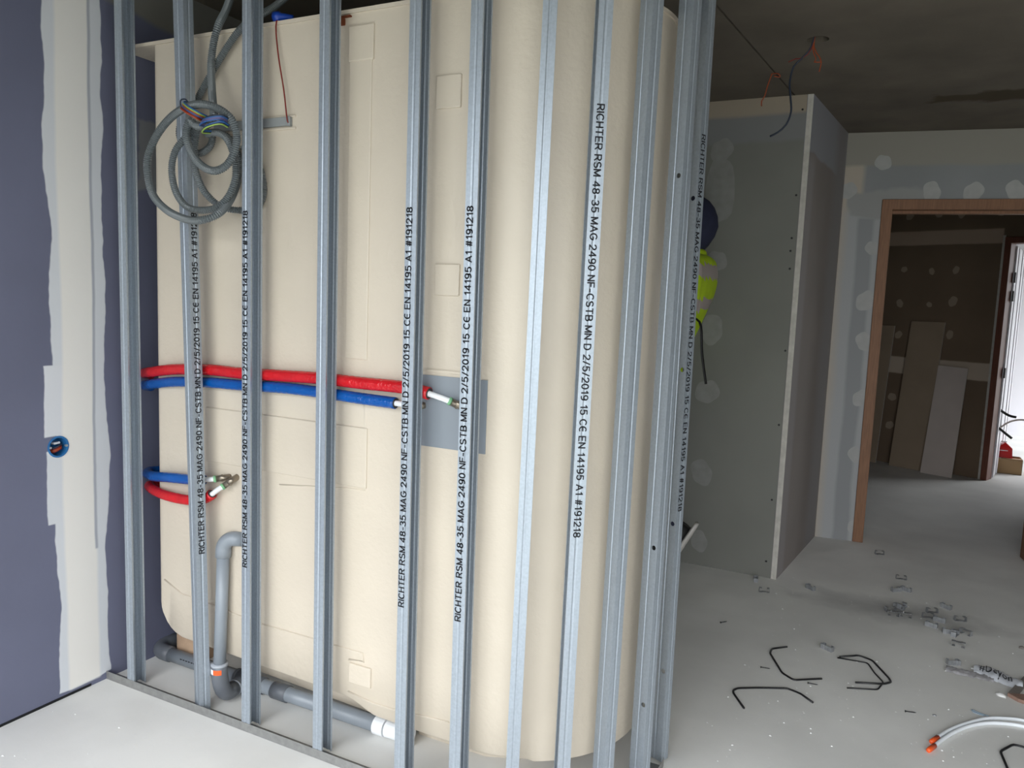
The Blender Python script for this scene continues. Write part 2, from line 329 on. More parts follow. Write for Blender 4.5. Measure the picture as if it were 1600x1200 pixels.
wq = bpy.data.objects.new('wall_room', None); C.objects.link(wq); struct(wq, 'brown plasterboard wall of the room beyond', 'wall'); wq.location = (FA.x, FA.y, 0); wq.rotation_euler[2] = fang
DT2 = 2.115
obj('panel', boxm(-2.6, fl, 0, .1, 0, 2.5), FM, wq); obj('panel', boxm(fl+.95, 3.05, 0, .1, 0, 2.5), FM, wq); obj('panel', boxm(fl, fl+.95, 0, .1, DT2, 2.5), FM, wq)
d2 = bpy.data.objects.new('door_2', None); C.objects.link(d2); struct(d2, 'reddish wooden door frame in the room beyond', 'door frame'); d2.location = wq.location; d2.rotation_euler[2] = fang
obj('jamb', boxm(fl, fl+.05, -.02, .11, 0, DT2, .003), MT['wood2'], d2); obj('jamb', boxm(fl+.9, fl+.952, -.02, .11, 0, DT2, .003), MT['wood2'], d2)
obj('head', boxm(fl, fl+.952, -.021, .111, DT2-.05, DT2+.003, .003), MT['wood2'], d2)
obj('board_edge', boxm(fl-.022, fl-.001, -.006, .0, 0, DT2+.02), MT['edge'], d2)
# white door leaf, swung away into the bright room
hp = Vector((fl+.055, .115)); hw = Vector((wq.location.x+fd.x*hp.x-fd.y*hp.y, wq.location.y+fd.y*hp.x+fd.x*hp.y, 0))
fe = onz(1600, 683); la = math.atan2(fe.y-hw.y, fe.x-hw.x)
d3 = bpy.data.objects.new('door_3', None); C.objects.link(d3); struct(d3, 'white panelled door leaf swung open into the bright room', 'door'); d3.location = hw; d3.rotation_euler[2] = la
obj('leaf', boxm(0, .86, 0, .04, .012, 2.05, .002), MT['door'], d3)
for a, b in ((.0, .05), (.22, .3), (.56, .63), (.8, .86)): obj('stile', boxm(a, b, -.007, 0, .012, 2.05, .002), MT['door'], d3)
for z in (.95, 1.62, 1.78): obj('hinge', boxm(-.02, .012, -.016, -.004, z-.045, z+.045, .003), MT['rod'], d3)
struct(obj('wall_bright', boxm(-1, 2.6, 11.2, 11.3, 0, 2.5), MT['door']), 'white wall at the end of the bright room', 'wall')
# filler spots over screw heads (thin irregular skims)
def blob(cx, cz, rx, rz, n=26):
    ph = random.random()*6; v = [(cx, -.0008, cz)]
    for k in range(n):
        a = 2*math.pi*k/n; q = 1+.12*math.sin(2*a+ph)+.05*math.sin(5*a+ph*2)
        v.append((cx+rx*q*math.cos(a), 0, cz+rz*q*math.sin(a)))
    return mesh(v, [(0, i+1, (i+1) % n+1) for i in range(n)])
def dloc(px, py):    # on the door wall, in its own axes
    d = ray(px, py); n = np.array([-math.sin(DA), math.cos(DA), 0]); t = (n@np.array(D0))/(n@d); p = np.array([0, 0, H])+d*t
    return ((p[:2]-np.array(D0)[:2])@np.array([math.cos(DA), math.sin(DA)]), p[2])
def onwall_spots(parent, pts, fn, yoff, m, r):
    for px, py, s in pts:
        x, z = fn(px, py); o = obj('filler_spot', blob(x, z, r*s, r*s*1.15), m, parent); o.location.y = yoff
onwall_spots(wf, [(1380, 254, 1), (1325, 298, 1.1), (1456, 300, 1.2), (1521, 300, 1.2), (1587, 298, 1.2), (1363, 388, .9), (1353, 470, 1.3), (1351, 534, 1.2), (1345, 622, 1.1), (1338, 711, 1.1), (1336, 822, 1)], dloc, -.0012, MT['filler'], .042)
fxy = lambda px, py: (lambda q: (q.x, q.z))(fz(px, py))
onwall_spots(wq, [(1422, 338, 1), (1467, 334, 1), (1503, 334, 1), (1566, 331, 1), (1413, 421, .8), (1456, 424, .8), (1494, 422, .9), (1406, 474, 1), (1452, 476, .7), (1489, 471, 1.2), (1404, 523, 1), (1484, 523, 1), (1394, 620, 1.1), (1390, 664, 1.1)], fxy, -.0015, MT['filler3'], .032)
ffx = lambda px, py: (lambda q: (q.x, q.z))(ony(px, py, YD))
onwall_spots(wd, [(1128, 235, 1.1), (1120, 408, 1), (1112, 515, 1.3), (1105, 612, 1.2), (1096, 738, 1.2), (1092, 845, 1)], ffx, YD-.0012, MT['filler2'], .05)
x, z = ffx(1126, 295); o = obj('filler_skim', blob(x, z, .07, .19, 20), MT['filler2'], wd); o.location.y = YD-.0012
def disc(r, th=.002, n=10):
    v = [(r*math.cos(2*math.pi*k/n), 0, r*math.sin(2*math.pi*k/n)) for k in range(n)]+[(r*.8*math.cos(2*math.pi*k/n), -th, r*.8*math.sin(2*math.pi*k/n)) for k in range(n)]
    return fix(mesh(v, [(i, (i+1) % n, n+(i+1) % n, n+i) for i in range(n)]+[tuple(range(n, 2*n))]))
sm = disc(.0055); sm.materials.append(MT['screw'])
for px, py in ((1254, 171), (1244, 305), (1237, 372), (1235, 392), (1234, 420), (1227, 548), (1217, 664), (1206, 781), (1197, 877)):
    p = ony(px, py, YD); o = obj('screw', sm, None, wd); o.location = p+Vector((0, -.0005, 0))
# ------------------------------------------------------------------ the pod
PY, PR, PCX, PCY, PT = 1.854, .381, -1.02, 2.233, 2.232
PLX = -2.318
pod = thing('bathroom_pod', (-1.5, 2.6, .124), 'cream moulded fibreglass bathroom pod with rounded corner behind the metal studs', 'bathroom pod')
def plan(off=0):
    P = []
    for k in range(7): a = math.pi+math.pi/2*k/6; P.append((PLX+.03+(.03+off)*math.cos(a), PY+.03+(.03+off)*math.sin(a)))
    for k in range(12): P.append((PLX+.05+(PCX-PLX-.06)*(k+1)/12, PY-off))
    for k in range(25): a = -math.pi/2+math.pi/2*k/24; P.append((PCX+(PR+off)*math.cos(a), PCY+(PR+off)*math.sin(a)))
    for k in range(1, 25): a = math.pi/2*k/24; P.append((PCX+(PR+off)*math.cos(a), PCY+(PR+off)*math.sin(a)))
    P += [(PLX-off, PCY+PR+off)]
    return P
def zbot(x):
    if x < -2.19: t = max(0, min(1, (-2.19-x)/.12)); return .18+.16*(1-math.sqrt(max(0, 1-t*t)))
    if x < -1.47: return .18-.018*(x+2.19)/.72
    if x < -1.345: t = (x+1.47)/.125; t = t*t*(3-2*t); return .162*(1-t)+.127*t
    return .127-.003*min(1, (x+1.345)/.2)
P = []
base = plan()
for a, b in zip(base, base[1:]+base[:1]):
    n = max(1, int(math.hypot(b[0]-a[0], b[1]-a[1])/.02)) if (a[1] < 1.9 and b[1] < 1.9) else 1
    for k in range(n): t = k/n; P.append((a[0]+(b[0]-a[0])*t, a[1]+(b[1]-a[1])*t))
n = len(P); rows = 14; v = []; f = []
for j in range(rows):
    for x, y in P:
        zb = zbot(x) if y < 1.9 else (.124 if x > -1.3 else .34)
        t = j/(rows-1); inset = .012*(1-j/1.0) if j == 0 else 0
        z = zb+(0 if j == 0 else .012) if j < 2 else zb+.012+(PT-zb-.012)*(j-1)/(rows-2)
        v.append((x, y+(.012 if j == 0 and y < 1.9 else 0), z))
for j in range(rows-1):
    for i in range(n): f.append((j*n+i, j*n+(i+1) % n, (j+1)*n+(i+1) % n, (j+1)*n+i))
f.append(tuple(range((rows-1)*n, rows*n)))
sh = obj('shell', fix(mesh(v, f)), MT['pod'], smooth=True); child(sh, pod)
es = sh.modifiers.new('e', 'EDGE_SPLIT'); es.split_angle = math.radians(50)
# set-back base behind the drain pipe, floor pan underneath
child(obj('base_skirt', prism([(-2.0, 2.03), (-1.3, 2.0), (-1.3, 2.5), (-2.0, 2.5)], .035, .25), MT['pod']), pod)
child(obj('underside', prism([(-2.25, 1.9), (-1.05, 1.9), (PCX+.25, 1.97), (PCX+.345, 2.2), (PCX+.25, 2.49), (PCX, 2.57), (-2.25, 2.57)], .19, .21), MT['pod']), pod)
child(obj('base_pan', prism([(-1.3, 2.03), (-1.05, 2.03), (-.9, 2.1), (-.83, 2.3), (-.95, 2.42), (-1.3, 2.45)], .0, .2), MT['pod']), pod)
fp = [(-2.467, PY-.006)]+[(x, y) for x, y in plan(.006) if not (x < PLX+.06)]+[(-2.467, PCY+PR+.006)]
child(obj('top_flange', prism(fp, PT-.008, PT+.003), MT['pod']), pod)
def relief(x0, y0, x1, y1, th=.005, name='relief_panel', y0r=None):
    a, b = ony(x0, y0, PY), ony(x1, y1, PY)
    if y0r: a.z = ony(x1, y0r, PY).z
    child(obj(name, boxm(a.x, b.x, PY-th, PY+.01, min(a.z, b.z), max(a.z, b.z), .0035), MT['pod'], smooth=False), pod)
relief(547, 92, 574, 563, .004); relief(547, 42, 585, 93, .007); relief(683, 119, 721, 168, .006); relief(681, 412, 718, 463, .006)
relief(322, 642, 573, 764, .005, y0r=669); relief(546, 1034, 580, 1076, .006); relief(662, 578, 752, 586, .005); relief(340, 180, 463, 183, .006, y0r=179)
relief(340, 199, 463, 202, .006, y0r=198)
def ridge(pts, r=.006):
    child(obj('moulded_ridge', tube([ony(x, y, PY+.001) for x, y in pts], r, 8, flat=.5), MT['pod'], smooth=True), pod)
ridge([(258, 905), (285, 928), (310, 936), (370, 960), (410, 975), (487, 997), (520, 1007), (568, 1021), (569, 1034), (546, 1030)])
ridge([(545, 1080), (580, 1097), (615, 1108), (650, 1116), (702, 1128)])
ridge([(322, 639), (376, 644), (410, 652), (490, 660)], .004); ridge([(437, 757), (521, 761), (571, 766)], .004)
ridge([(570, 600), (572, 760)], .0035); ridge([(300, 90), (298, 300), (303, 560)], .003)
# grey plate let into the shell (bends onto the curve), grey cable trunking, rusty bolt
a, b = ony(640, 583, PY), ony(738, 677, PY)
pv = []; L_ = [a.x+(PCX-a.x)*k/8 for k in range(9)]; xr = ony(753, 620, PY).x
pl = [(x, PY-.003) for x in L_]+[(PCX+(PR+.003)*math.sin(t), PCY-(PR+.003)*math.cos(t)) for t in [.02, .045, .07]]
v = [(x, y, z) for z in (a.z-.02*0-.205, a.z-.0) for x, y in pl]; m_ = len(pl)
pm = mesh(v, [(i, i+1, m_+i+1, m_+i) for i in range(m_-1)])
o = obj('access_plate', pm, MT['plate']); o.modifiers.new('s', 'SOLIDIFY').thickness = .003; child(o, pod); o['label'] = 'flat grey plate let into the shell'
a, b = ony(338, 184, PY), ony(457, 197, PY); a.z = ony(457, 183, PY).z
o = obj('cable_trunking', join(boxm(a.x, b.x-.014, PY-.012, PY, b.z, a.z, .002), boxm(b.x-.013, b.x, PY-.013, PY, b.z-.001, a.z+.001, .002)), MT['bar']); child(o, pod); o['label'] = 'grey plastic trunking strip'
a = ony(537, 34, PY)
o = obj('rusty_bolt', join(boxm(a.x-.008, a.x+.008, PY-.022, PY, a.z-.012, a.z+.008, .003), tube([(a.x, PY-.03, a.z), (a.x, PY, a.z)], .005, 8), boxm(a.x-.012, a.x+.03, PY-.01, PY, a.z+.009, a.z+.013)), MT['rust']); child(o, pod)
# small wooden shim, red pull wire with blue connector
a = ony(276, 1018, 1.99); b = ony(300, 1000, 1.99)
tag(obj('wooden_shim', boxm(a.x, b.x+.02, 1.99, 2.2, .0, .34, .003), MT['shim']), 'pale wooden block propping the left end of the pod', 'wood block')
p0, p1 = ony(432, 33, PY-.008), ony(449, 189, PY-.015)
wt = thing('pull_wire', p0, 'thin red brown wire hanging from a blue connector on the pod', 'wire')
child(obj('wire', tube(spline([p0+Vector((.01, .03, .012)), p0, p0.lerp(p1, .3)+Vector((-.004, -.004, 0)), p0.lerp(p1, .7)+Vector((.002, -.003, 0)), p1, p1+Vector((.002, .01, -.004))], .02), .0022, 6), MT['wred'], smooth=True), wt)
cz = PT+.018
child(obj('connector', tube([(p0.x-.016, PY+.0, cz), (p0.x+.002, PY+.004, cz), (p0.x+.004, PY+.005, cz), (p0.x+.044, PY+.015, cz-.004)], .014, 12, rf=lambda i: [.016, .016, .012, .008][i]), MT['connector'], smooth=True), wt)
# ------------------------------------------------------------------ studs
TXT = 'RICHTER RSM 48-35 MAG 2490 NF-CSTB MN D 2/5/2019 15 C\u0404 EN 14195 A1 #191218'
def arc(cx, cy, rx, ry, a0, a1, n=9): return [(cx+rx*math.cos(math.radians(a0+(a1-a0)*k/n)), cy+ry*math.sin(math.radians(a0+(a1-a0)*k/n))) for k in range(n+1)]
GL = {'I': (.0, [[(0, 0), (0, 1)]]), 'R': (.56, [[(0, 0), (0, 1), (.32, 1)]+arc(.32, .75, .22, .25, 90, -90)+[(0, .5)], [(.28, .5), (.56, 0)]]), 'C': (.6, [arc(.33, .5, .33, .5, 48, 312, 14)]),
 'H': (.54, [[(0, 0), (0, 1)], [(.54, 0), (.54, 1)], [(0, .52), (.54, .52)]]), 'T': (.56, [[(0, 1), (.56, 1)], [(.28, 0), (.28, 1)]]), 'E': (.5, [[(.5, 0), (0, 0), (0, 1), (.5, 1)], [(0, .52), (.44, .52)]]),
 'S': (.54, [arc(.27, .75, .26, .25, 35, 270)+arc(.27, .25, .27, .25, 90, -150)]), 'M': (.66, [[(0, 0), (0, 1), (.33, .1), (.66, 1), (.66, 0)]]), 'N': (.55, [[(0, 0), (0, 1), (.55, 0), (.55, 1)]]),
 'A': (.62, [[(0, 0), (.31, 1), (.62, 0)], [(.12, .34), (.5, .34)]]), 'G': (.62, [arc(.33, .5, .33, .5, 48, 345, 14)+[(.65, .46), (.36, .46)]]), 'F': (.48, [[(0, 0), (0, 1), (.48, 1)], [(0, .52), (.42, .52)]]),
 'B': (.54, [[(0, 0), (0, 1), (.3, 1)]+arc(.3, .76, .2, .24, 90, -90)+[(0, .52)], [(.3, .52)]+arc(.32, .26, .22, .26, 90, -90)+[(0, 0)]]), 'D': (.58, [[(0, 0), (0, 1), (.24, 1)]+arc(.24, .5, .34, .5, 90, -90, 12)+[(0, 0)]]),
 '4': (.54, [[(.4, 0), (.4, 1), (0, .28), (.54, .28)]]), '8': (.5, [arc(.25, .75, .22, .24, 0, 360, 12), arc(.25, .26, .25, .26, 0, 360, 12)]), '-': (.3, [[(0, .42), (.3, .42)]]), '3': (.5, [arc(.23, .75, .22, .25, 150, -90)+arc(.23, .25, .27, .25, 90, -150)]),
 '5': (.5, [[(.46, 1), (.08, 1), (.03, .52)]+arc(.24, .32, .26, .32, 125, -150)]), '2': (.5, [arc(.25, .73, .24, .27, 170, -30)+[(0, 0), (.5, 0)]]), '9': (.5, [arc(.25, .7, .24, .3, 0, 360, 14), [(.49, .72)]+arc(.2, .3, .28, .3, 10, -110)]),
 '0': (.5, [arc(.25, .5, .25, .5, 0, 360, 16)]), '/': (.32, [[(0, -.02), (.32, 1.02)]]), '1': (.3, [[(.04, .76), (.24, 1), (.24, 0)]]), '\u0404': (.5, [arc(.3, .5, .32, .5, 60, 300, 14), [(.0, .5), (.45, .5)]]),
 '#': (.56, [[(.1, 0), (.22, 1)], [(.34, 0), (.46, 1)], [(0, .34), (.52, .34)], [(.04, .68), (.56, .68)]])}
def strokes(txt, th=.165, gap=.24, space=.38):
    v = []; f = []; x = 0
    for ch in txt:
        if ch == ' ': x += space; continue
        w, ls = GL[ch]
        for l in ls:
            for a, b in zip(l, l[1:]):
                d = Vector((b[0]-a[0], b[1]-a[1]));
                if d.length < 1e-6: continue
                d.normalize(); n = Vector((-d.y, d.x))*th/2; e = d*th*.32; A, B = Vector(a)-e, Vector(b)+e; k = len(v)
                v += [(x+q.x, q.y, 0) for q in (A-n, B-n, B+n, A+n)]; f.append((k, k+1, k+2, k+3))
        x += w+gap
    return v, f
_v, tfaces = strokes(TXT); tco = np.array(_v); tx0, tx1 = tco[:, 0].min(), tco[:, 0].max(); ty1 = 1.0
ZT = 2.49; FW, WD, LP = .035, .048, .006
def stud(ref, phi, label, flip=False, text=None, holes=(), tshift=.0, zb=.006, wsplit=False):
    """ref=(bottom XY, top XY) of the front left corner, phi=(bottom, top) outward angle of the printed flange, in degrees"""
    (b0, b1), (f0, f1) = ref, phi
    def place(u, w, z):
        t = (z)/2.5
        a = math.radians(f0+(f1-f0)*t); nx, ny = math.cos(a), math.sin(a); x = b0[0]+(b1[0]-b0[0])*t; y = b0[1]+(b1[1]-b0[1])*t
        return (x-ny*u-nx*w, y+nx*u-ny*w, z)
    U = (lambda u: FW-u) if flip else (lambda u: u)
    g = .0012
    prof = [(FW-.0005, LP), (FW, 0), (FW*.62, 0), (FW*.54, g), (FW*.46, g), (FW*.38, 0), (0, 0),
            (0, .004), (0, .020), (.0014, .0215), (.0014, .0265), (0, .028), (0, .044), (0, WD), (FW*.38, WD), (FW*.46, WD-g), (FW*.54, WD-g), (FW*.62, WD), (FW, WD), (FW-.0005, WD-LP)]
    zs = [zb, .02]
    for h in holes: zs += [h-.008, h+.008]
    zs += [zb+(ZT-zb)*k/12 for k in range(1, 13)]; zs = sorted(zs)
    zs = [z for i, z in enumerate(zs) if i == 0 or z-zs[i-1] > .0005]
    v = []; f = []; m = len(prof)
    for z in zs:
        for u, w in prof: v.append(place(U(u), w, z))
    for j in range(len(zs)-1):
        zc = (zs[j]+zs[j+1])/2
        for i in range(m-1):
            q = (j*m+i, j*m+i+1, (j+1)*m+i+1, (j+1)*m+i)
            hh = [h for h in holes if abs(h-zc) < .001]
            if hh and i == 7:
                k = len(v); nn = 16
                # ring: corner order in (w,z): q0(.004,z0) q1(.020,z0) q2(.020,z1) q3(.004,z1)
                for s in range(nn):
                    a = math.radians(225)+2*math.pi*s/nn; v.append(place(U(0), .012+.007*math.cos(a), hh[0]+.007*math.sin(a)))
                for c in range(4): f.append((q[c], q[(c+1) % 4])+tuple(k+(c*4+s) % nn for s in range(4, -1, -1)))
            else: f.append(q)
    me = fix(mesh(v, f))
    loc = place(FW/2, WD/2, 0); e = thing('metal_stud', loc, label, 'metal stud', 'galvanised partition studs')
    p = obj('profile', me, MT['steel']); p.modifiers.new('s', 'SOLIDIFY').thickness = .0008; p.modifiers['s'].offset = 0; child(p, e)
    if text:
        z0, z1, up = text                     # z of R and of the last 8; up=-1 letters' tops towards the left
        tv = []
        for x, y, _ in tco:
            z = z0+(z1-z0)*(x-tx0)/(tx1-tx0); yy = y/ty1
            uc = .0145+tshift; u = uc+up*(yy-.5)*.0175
            tv.append(place(u, -.0011, z))
        o = obj('printed_text', mesh(tv, tfaces), MT['ink']); child(o, p); o['label'] = 'black printed specification text'
    return e
YS = 1.76
def st(bp, tp):  # front left corner of a straight-run stud from its foot and its top
    a, b = ony(bp[0], bp[1], YS), ony(tp[0], tp[1], YS)
    k = (b.x-a.x)/(b.z-a.z); return ((a.x-k*a.z, YS), (a.x+k*(2.5-a.z), YS))
AC = (PCX, PCY); AR = .474
def sa_(bp, tp, R=AR):
    a, b = oncirc(bp[0], bp[1], AC, R), oncirc(tp[0], tp[1], AC, R); m = (a+b)/2
    kx, ky = (b.x-a.x)/(b.z-a.z), (b.y-a.y)/(b.z-a.z)
    return ((a.x-kx*a.z, a.y-ky*a.z), (a.x+kx*(2.5-a.z), a.y+ky*(2.5-a.z)))
UP = (.551, 1.664, -1); DN = (1.921, .809, 1)
stud(st((199.5, 1069), (178, 0)), (-90, -90), 'unprinted galvanised metal stud beside the blue wall', holes=(.32, .80, 1.75))
stud(st((312.3, 1113), (286, 0)), (-24, -2), 'twisted leaning metal stud with printed side, wrapped by the grey conduit coil', text=UP, tshift=.004)
stud(st((377.6, 1143), (378.6, 0)), (-90, -90), 'printed metal stud just right of the vertical drain pipe', text=UP, holes=(.4, 1.21, 1.72), tshift=-.001)
stud(st((488.4, 1187), (499.9, 0)), (-90, -90), 'unprinted metal stud crossing the pipes near the red wire', holes=(.5,))
stud(st((616, 1200), (640.8, 0)), (-90, -90), 'printed metal stud at the left edge of the grey plate', text=UP, tshift=-.002)
stud(st((701.4, 1200), (736.7, 0)), (-90, -90), 'printed metal stud in front of the grey plate', text=UP)
stud(sa_((790.5, 1200), (848.9, 0)), (-66, -66), 'unprinted pale metal stud where the pod begins to curve')
stud(sa_((871, 1200), (937, 0)), (-57, -57), 'metal stud at the curve with text printed upside down', flip=True, text=DN, tshift=.003)
stud(sa_((943.7, 1200), (1021, 0)), (-31, -31), 'unprinted metal stud at the right side of the curve')
stud(sa_((1003.8, 1200), (1084.6, 0)), (-22, -22), 'second to last metal stud, with round holes and no text', holes=(.27, .74, 1.25, 1.78))
def sfix(px, y, d, bot, top):
    e = ray(px, y); e = e/np.hypot(e[0], e[1]); p = e*d; return ((p[0], p[1]), (p[0], p[1]))
stud(sfix(1070, 600, 2.34, 0, 0), (-20, -20), 'last metal stud at the end of the row with faint printed text', holes=(.30, .77, 1.24, 1.74), text=DN)
# floor tracks: straight channel, then bent round the curve
def channel(path, out, name, label):
    """path = centre line XY, 50 mm wide, 30 mm upstands"""
    n = len(path); v = []; f = []; w = .0255; h = .03; g = .0008
    sec = [(-w, h), (-w, g), (-w*.2, g), (w*.7, g)]
    for i, p in enumerate(path):
        t = (Vector(path[min(i+1, n-1)])-Vector(path[max(i-1, 0)])).normalized(); nx, ny = -t.y, t.x
        for s, z in sec: v.append((p[0]+nx*s, p[1]+ny*s, z))
    for i in range(n-1):
        for k in range(3): f.append((i*4+k, i*4+k+1, i*4+5+k, i*4+4+k))
    o = obj(name, fix(mesh(v, f)), MT['track']); m = o.modifiers.new('s', 'SOLIDIFY'); m.thickness = .0009; m.offset = 0
    return tag(o, label, 'floor track', 'floor tracks')
YT = YS+.0245
channel([(XL+.002+k*.1, YT) for k in range(14)]+[(PCX-.002, YT)], 1, 'floor_track', 'straight grey metal floor track running from the blue wall')
channel([(PCX+(AR-.0245)*math.sin(a), PCY-(AR-.0245)*math.cos(a)) for a in [math.radians(3.75*k) for k in range(26)]], 1, 'floor_track', 'curved grey metal floor track under the right hand studs')
# ------------------------------------------------------------------ insulated water pipes
def sleeve_pipe(name, label, col, pts, r, bare, fit, parent_y=None):
    t = thing(name, pts[0], label, 'water pipe')
    P = resample(spline(pts, .01), .008)
    random.seed(len(P))
    sl_ = obj('sleeve', tube(P, r, 14, rf=lambda i: r*(1+.012*math.sin(i*2.1)+random.uniform(-.008, .008))), MT[col], smooth=True); child(sl_, t)
    e = P[-1]; d = (P[-1]-P[-3]).normalized()
    child(obj('foam_core', tube([e-d*.004, e+d*.0012], r*.82, 14), MT['foam']), sl_)
    B = [e-d*.01]+[Vector(p) for p in bare]
    ip = child(obj('inner_pipe', tube(spline(B, .01), .0085, 12), MT['white'], smooth=True), t)
    a = Vector(bare[-1]); b = Vector(fit[-1]); dd = (b-a).normalized()
    child(obj('ring', tube([a-dd*.004, a+dd*.004], .0115, 12), MT['green'], smooth=True), ip)
    child(obj('fitting', tube([a+dd*.004, a+dd*.02, a+dd*.021, a+dd*.026, a+dd*.027]+spline([a+dd*.03]+[Vector(q) for q in fit], .008), .011, 12, rf=lambda i: .0125 if i in (2, 3) else .0105), MT['brass'], smooth=True), t)
    return t
YP = 1.833
def yp(l, Y=YP): return [ony(x, y, Y) for x, y in l]
sleeve_pipe('water_pipe', 'long red sleeved water pipe running behind the studs above the blue one', 'red',
    [ony(236, 585, 1.93), ony(226, 583, 1.885)]+[ony(238, 581, 1.852)]+yp([(275, 577), (330, 578), (376, 583), (440, 587), (500, 591), (560, 598), (620, 604), (645, 608), (671, 615)], 1.832), .0185,
    yp([(690, 622), (703, 627)], 1.828), [ony(715, 632, 1.83), ony(726, 638, 1.852)])
sleeve_pipe('water_pipe', 'long blue sleeved water pipe running behind the studs under the red one', 'blue',
    [ony(236, 604, 1.93), ony(226, 602, 1.885)]+[ony(238, 600, 1.852)]+yp([(275, 596.5), (330, 598), (376, 602), (440, 606), (500, 613), (560, 622), (618, 630)], 1.832), .0175,
    yp([(626, 631), (633, 632)], 1.83), [ony(648, 635, 1.835), ony(664, 633, 1.856)])
sleeve_pipe('water_pipe', 'short blue sleeved pipe bending round the pod edge by the left stud', 'blue',
    [ony(262, 735, 2.0), ony(236, 736, 1.93), ony(231, 740, 1.885)]+[ony(240, 744, 1.85)]+yp([(265, 746), (295, 749), (318, 750)], 1.825), .0175,
    yp([(330, 749), (336, 748.5)], 1.825), [ony(345, 747.5, 1.827), ony(360, 745, 1.856)])
sleeve_pipe('water_pipe', 'short red sleeved pipe drooping below the short blue one', 'red',
    [ony(262, 756, 2.0), ony(242, 757, 1.93), ony(233.5, 759, 1.885)]+[ony(241, 766, 1.85)]+yp([(260, 774), (285, 780), (308, 782), (325, 777), (331, 772)], 1.82), .0175,
    yp([(342, 764), (348, 760.5)], 1.817), [ony(360, 752, 1.825), ony(371, 745, 1.856)])
# ------------------------------------------------------------------ drain pipe
dp = thing('drain_pipe', onz(345, 1060), 'grey plastic drain pipe with vertical branch and elbows under the pod', 'drain pipe')
YM = 1.962; zc = .033
A0 = onz(250, 1030); A0.y = YM
def mainp(px, py): p = ony(px, py, YM); return Vector((p.x, YM, zc))
xl, xt, xc, xw = ony(252, 1016, YM).x, ony(390, 1066, YM).x, ony(432, 1080, YM).x, ony(590, 1139, YM).x
child(obj('main_pipe', tube([(xl+.03, YM, zc), (xw, YM, zc)], .025, 20), MT['pvc'], smooth=True), dp)
el = [(xl+.055, YM, zc), (xl+.03, YM, zc)]+[(xl+.02-.055*math.sin(a), YM+.055-.055*math.cos(a), zc) for a in [math.radians(9*k) for k in range(1, 11)]]+[(xl-.035, YM+.14, zc)]
child(obj('elbow', tube(el, .029, 20), MT['pvcd'], smooth=True), dp)
child(obj('branch_pipe', tube([(xl-.035, YM+.1, zc), (xl-.035, YM+.6, zc)], .025, 18), MT['pvc'], smooth=True), dp)
child(obj('tee', join(tube([(xt-.06, YM, zc), (xt+.07, YM, zc)], .0295, 20), tube([(xt-.06, YM, zc), (xt-.048, YM, zc)], .031, 20)), MT['pvcd'], smooth=True), dp)
child(obj('coupling', tube([(xc-.01, YM, zc), (xc+.055, YM, zc)], .0292, 20), MT['pvcd'], smooth=True), dp)
VY = 1.828; vt, vb = ony(349, 862, VY), ony(343, 1042, VY-.012)
child(obj('vertical_pipe', tube([vt, vb], .0205, 20), MT['pvc'], smooth=True), dp)
up = (vt-vb).normalized()
et = [vt-up*.018, vt+up*.012]+[vt+up*(.012+.034*math.sin(a))+Vector((.9, .44, 0)).normalized()*.034*(1-math.cos(a)) for a in [math.radians(10*k) for k in range(1, 10)]]
et += [et[-1]+Vector((.9, .44, 0)).normalized()*.035]
child(obj('elbow', tube(et, .0245, 20, rf=lambda i: .0255 if i < 2 else .0245), MT['pvc'], smooth=True), dp)
child(obj('stub', tube([et[-1], et[-1]+Vector((.9, .44, 0)).normalized()*.02+Vector((.01, .02, 0))], .023, 18), MT['green'], smooth=True), dp)
# foot elbow, socket collar and branch into the tee
fb = vb+Vector((0, 0, -.03)); tt = Vector((xt-.01, YM, zc+.004)); hd_ = (tt-Vector((fb.x, fb.y, tt.z))).normalized()
fc = [vb+Vector((0, 0, .012)), vb+Vector((0, 0, -.012))]
zc2 = zc+.006; drop = vb.z-.012-zc2
fc += [Vector((vb.x, vb.y, vb.z-.012-drop*math.sin(a)))+hd_*.05*(1-math.cos(a)) for a in [math.radians(10*k) for k in range(1, 10)]]
fc += [fc[-1]+hd_*.03]
fe_ = child(obj('elbow', tube(fc, .027, 20), MT['pvcd'], smooth=True), dp)
child(obj('socket_seal', tube([vb+Vector((0, 0, .006)), vb+Vector((0, 0, .015))], .0285, 20), MT['seal'], smooth=True), fe_)
child(obj('socket_seal', tube([fc[-1]-hd_*.004, fc[-1]+hd_*.004], .0285, 20), MT['seal'], smooth=True), fe_)
child(obj('tee_branch', tube([fc[-1], tt], .0275, 20), MT['pvcd'], smooth=True), dp)
st_ = []
for k in range(9):
    a = math.radians(-150+15*k)
    st_.append((vb.x+.0277*math.cos(a), vb.y+.0277*math.sin(a)))
def sticker(i0, i1, m):
    v = [(x, y, z) for z in (vb.z-.018, vb.z-.001) for x, y in st_[i0:i1+1]]; q = i1-i0+1
    child(obj('sticker', mesh(v, [(i, i+1, q+i+1, q+i) for i in range(q-1)]), MT[m]), fe_)
sticker(0, 4, 'white'); sticker(4, 8, 'orange')
child(obj('white_collar', join(tube([(xw-.005, YM, zc), (xw+.035, YM, zc)], .030, 20), tube([(xw+.04, YM, zc), (xw+.13, YM, zc)], .028, 20), tube([(xw+.12, YM, zc+.02), (xw+.12, YM, .002)], .02, 16)), MT['white'], smooth=False), dp)
child(obj('printed_mark', join(*[boxm(xl+.13+.014*k, xl+.139+.014*k, YM-.0238, YM-.0225, zc+.006, zc+.011) for k in range(6)]), MT['ink']), dp)
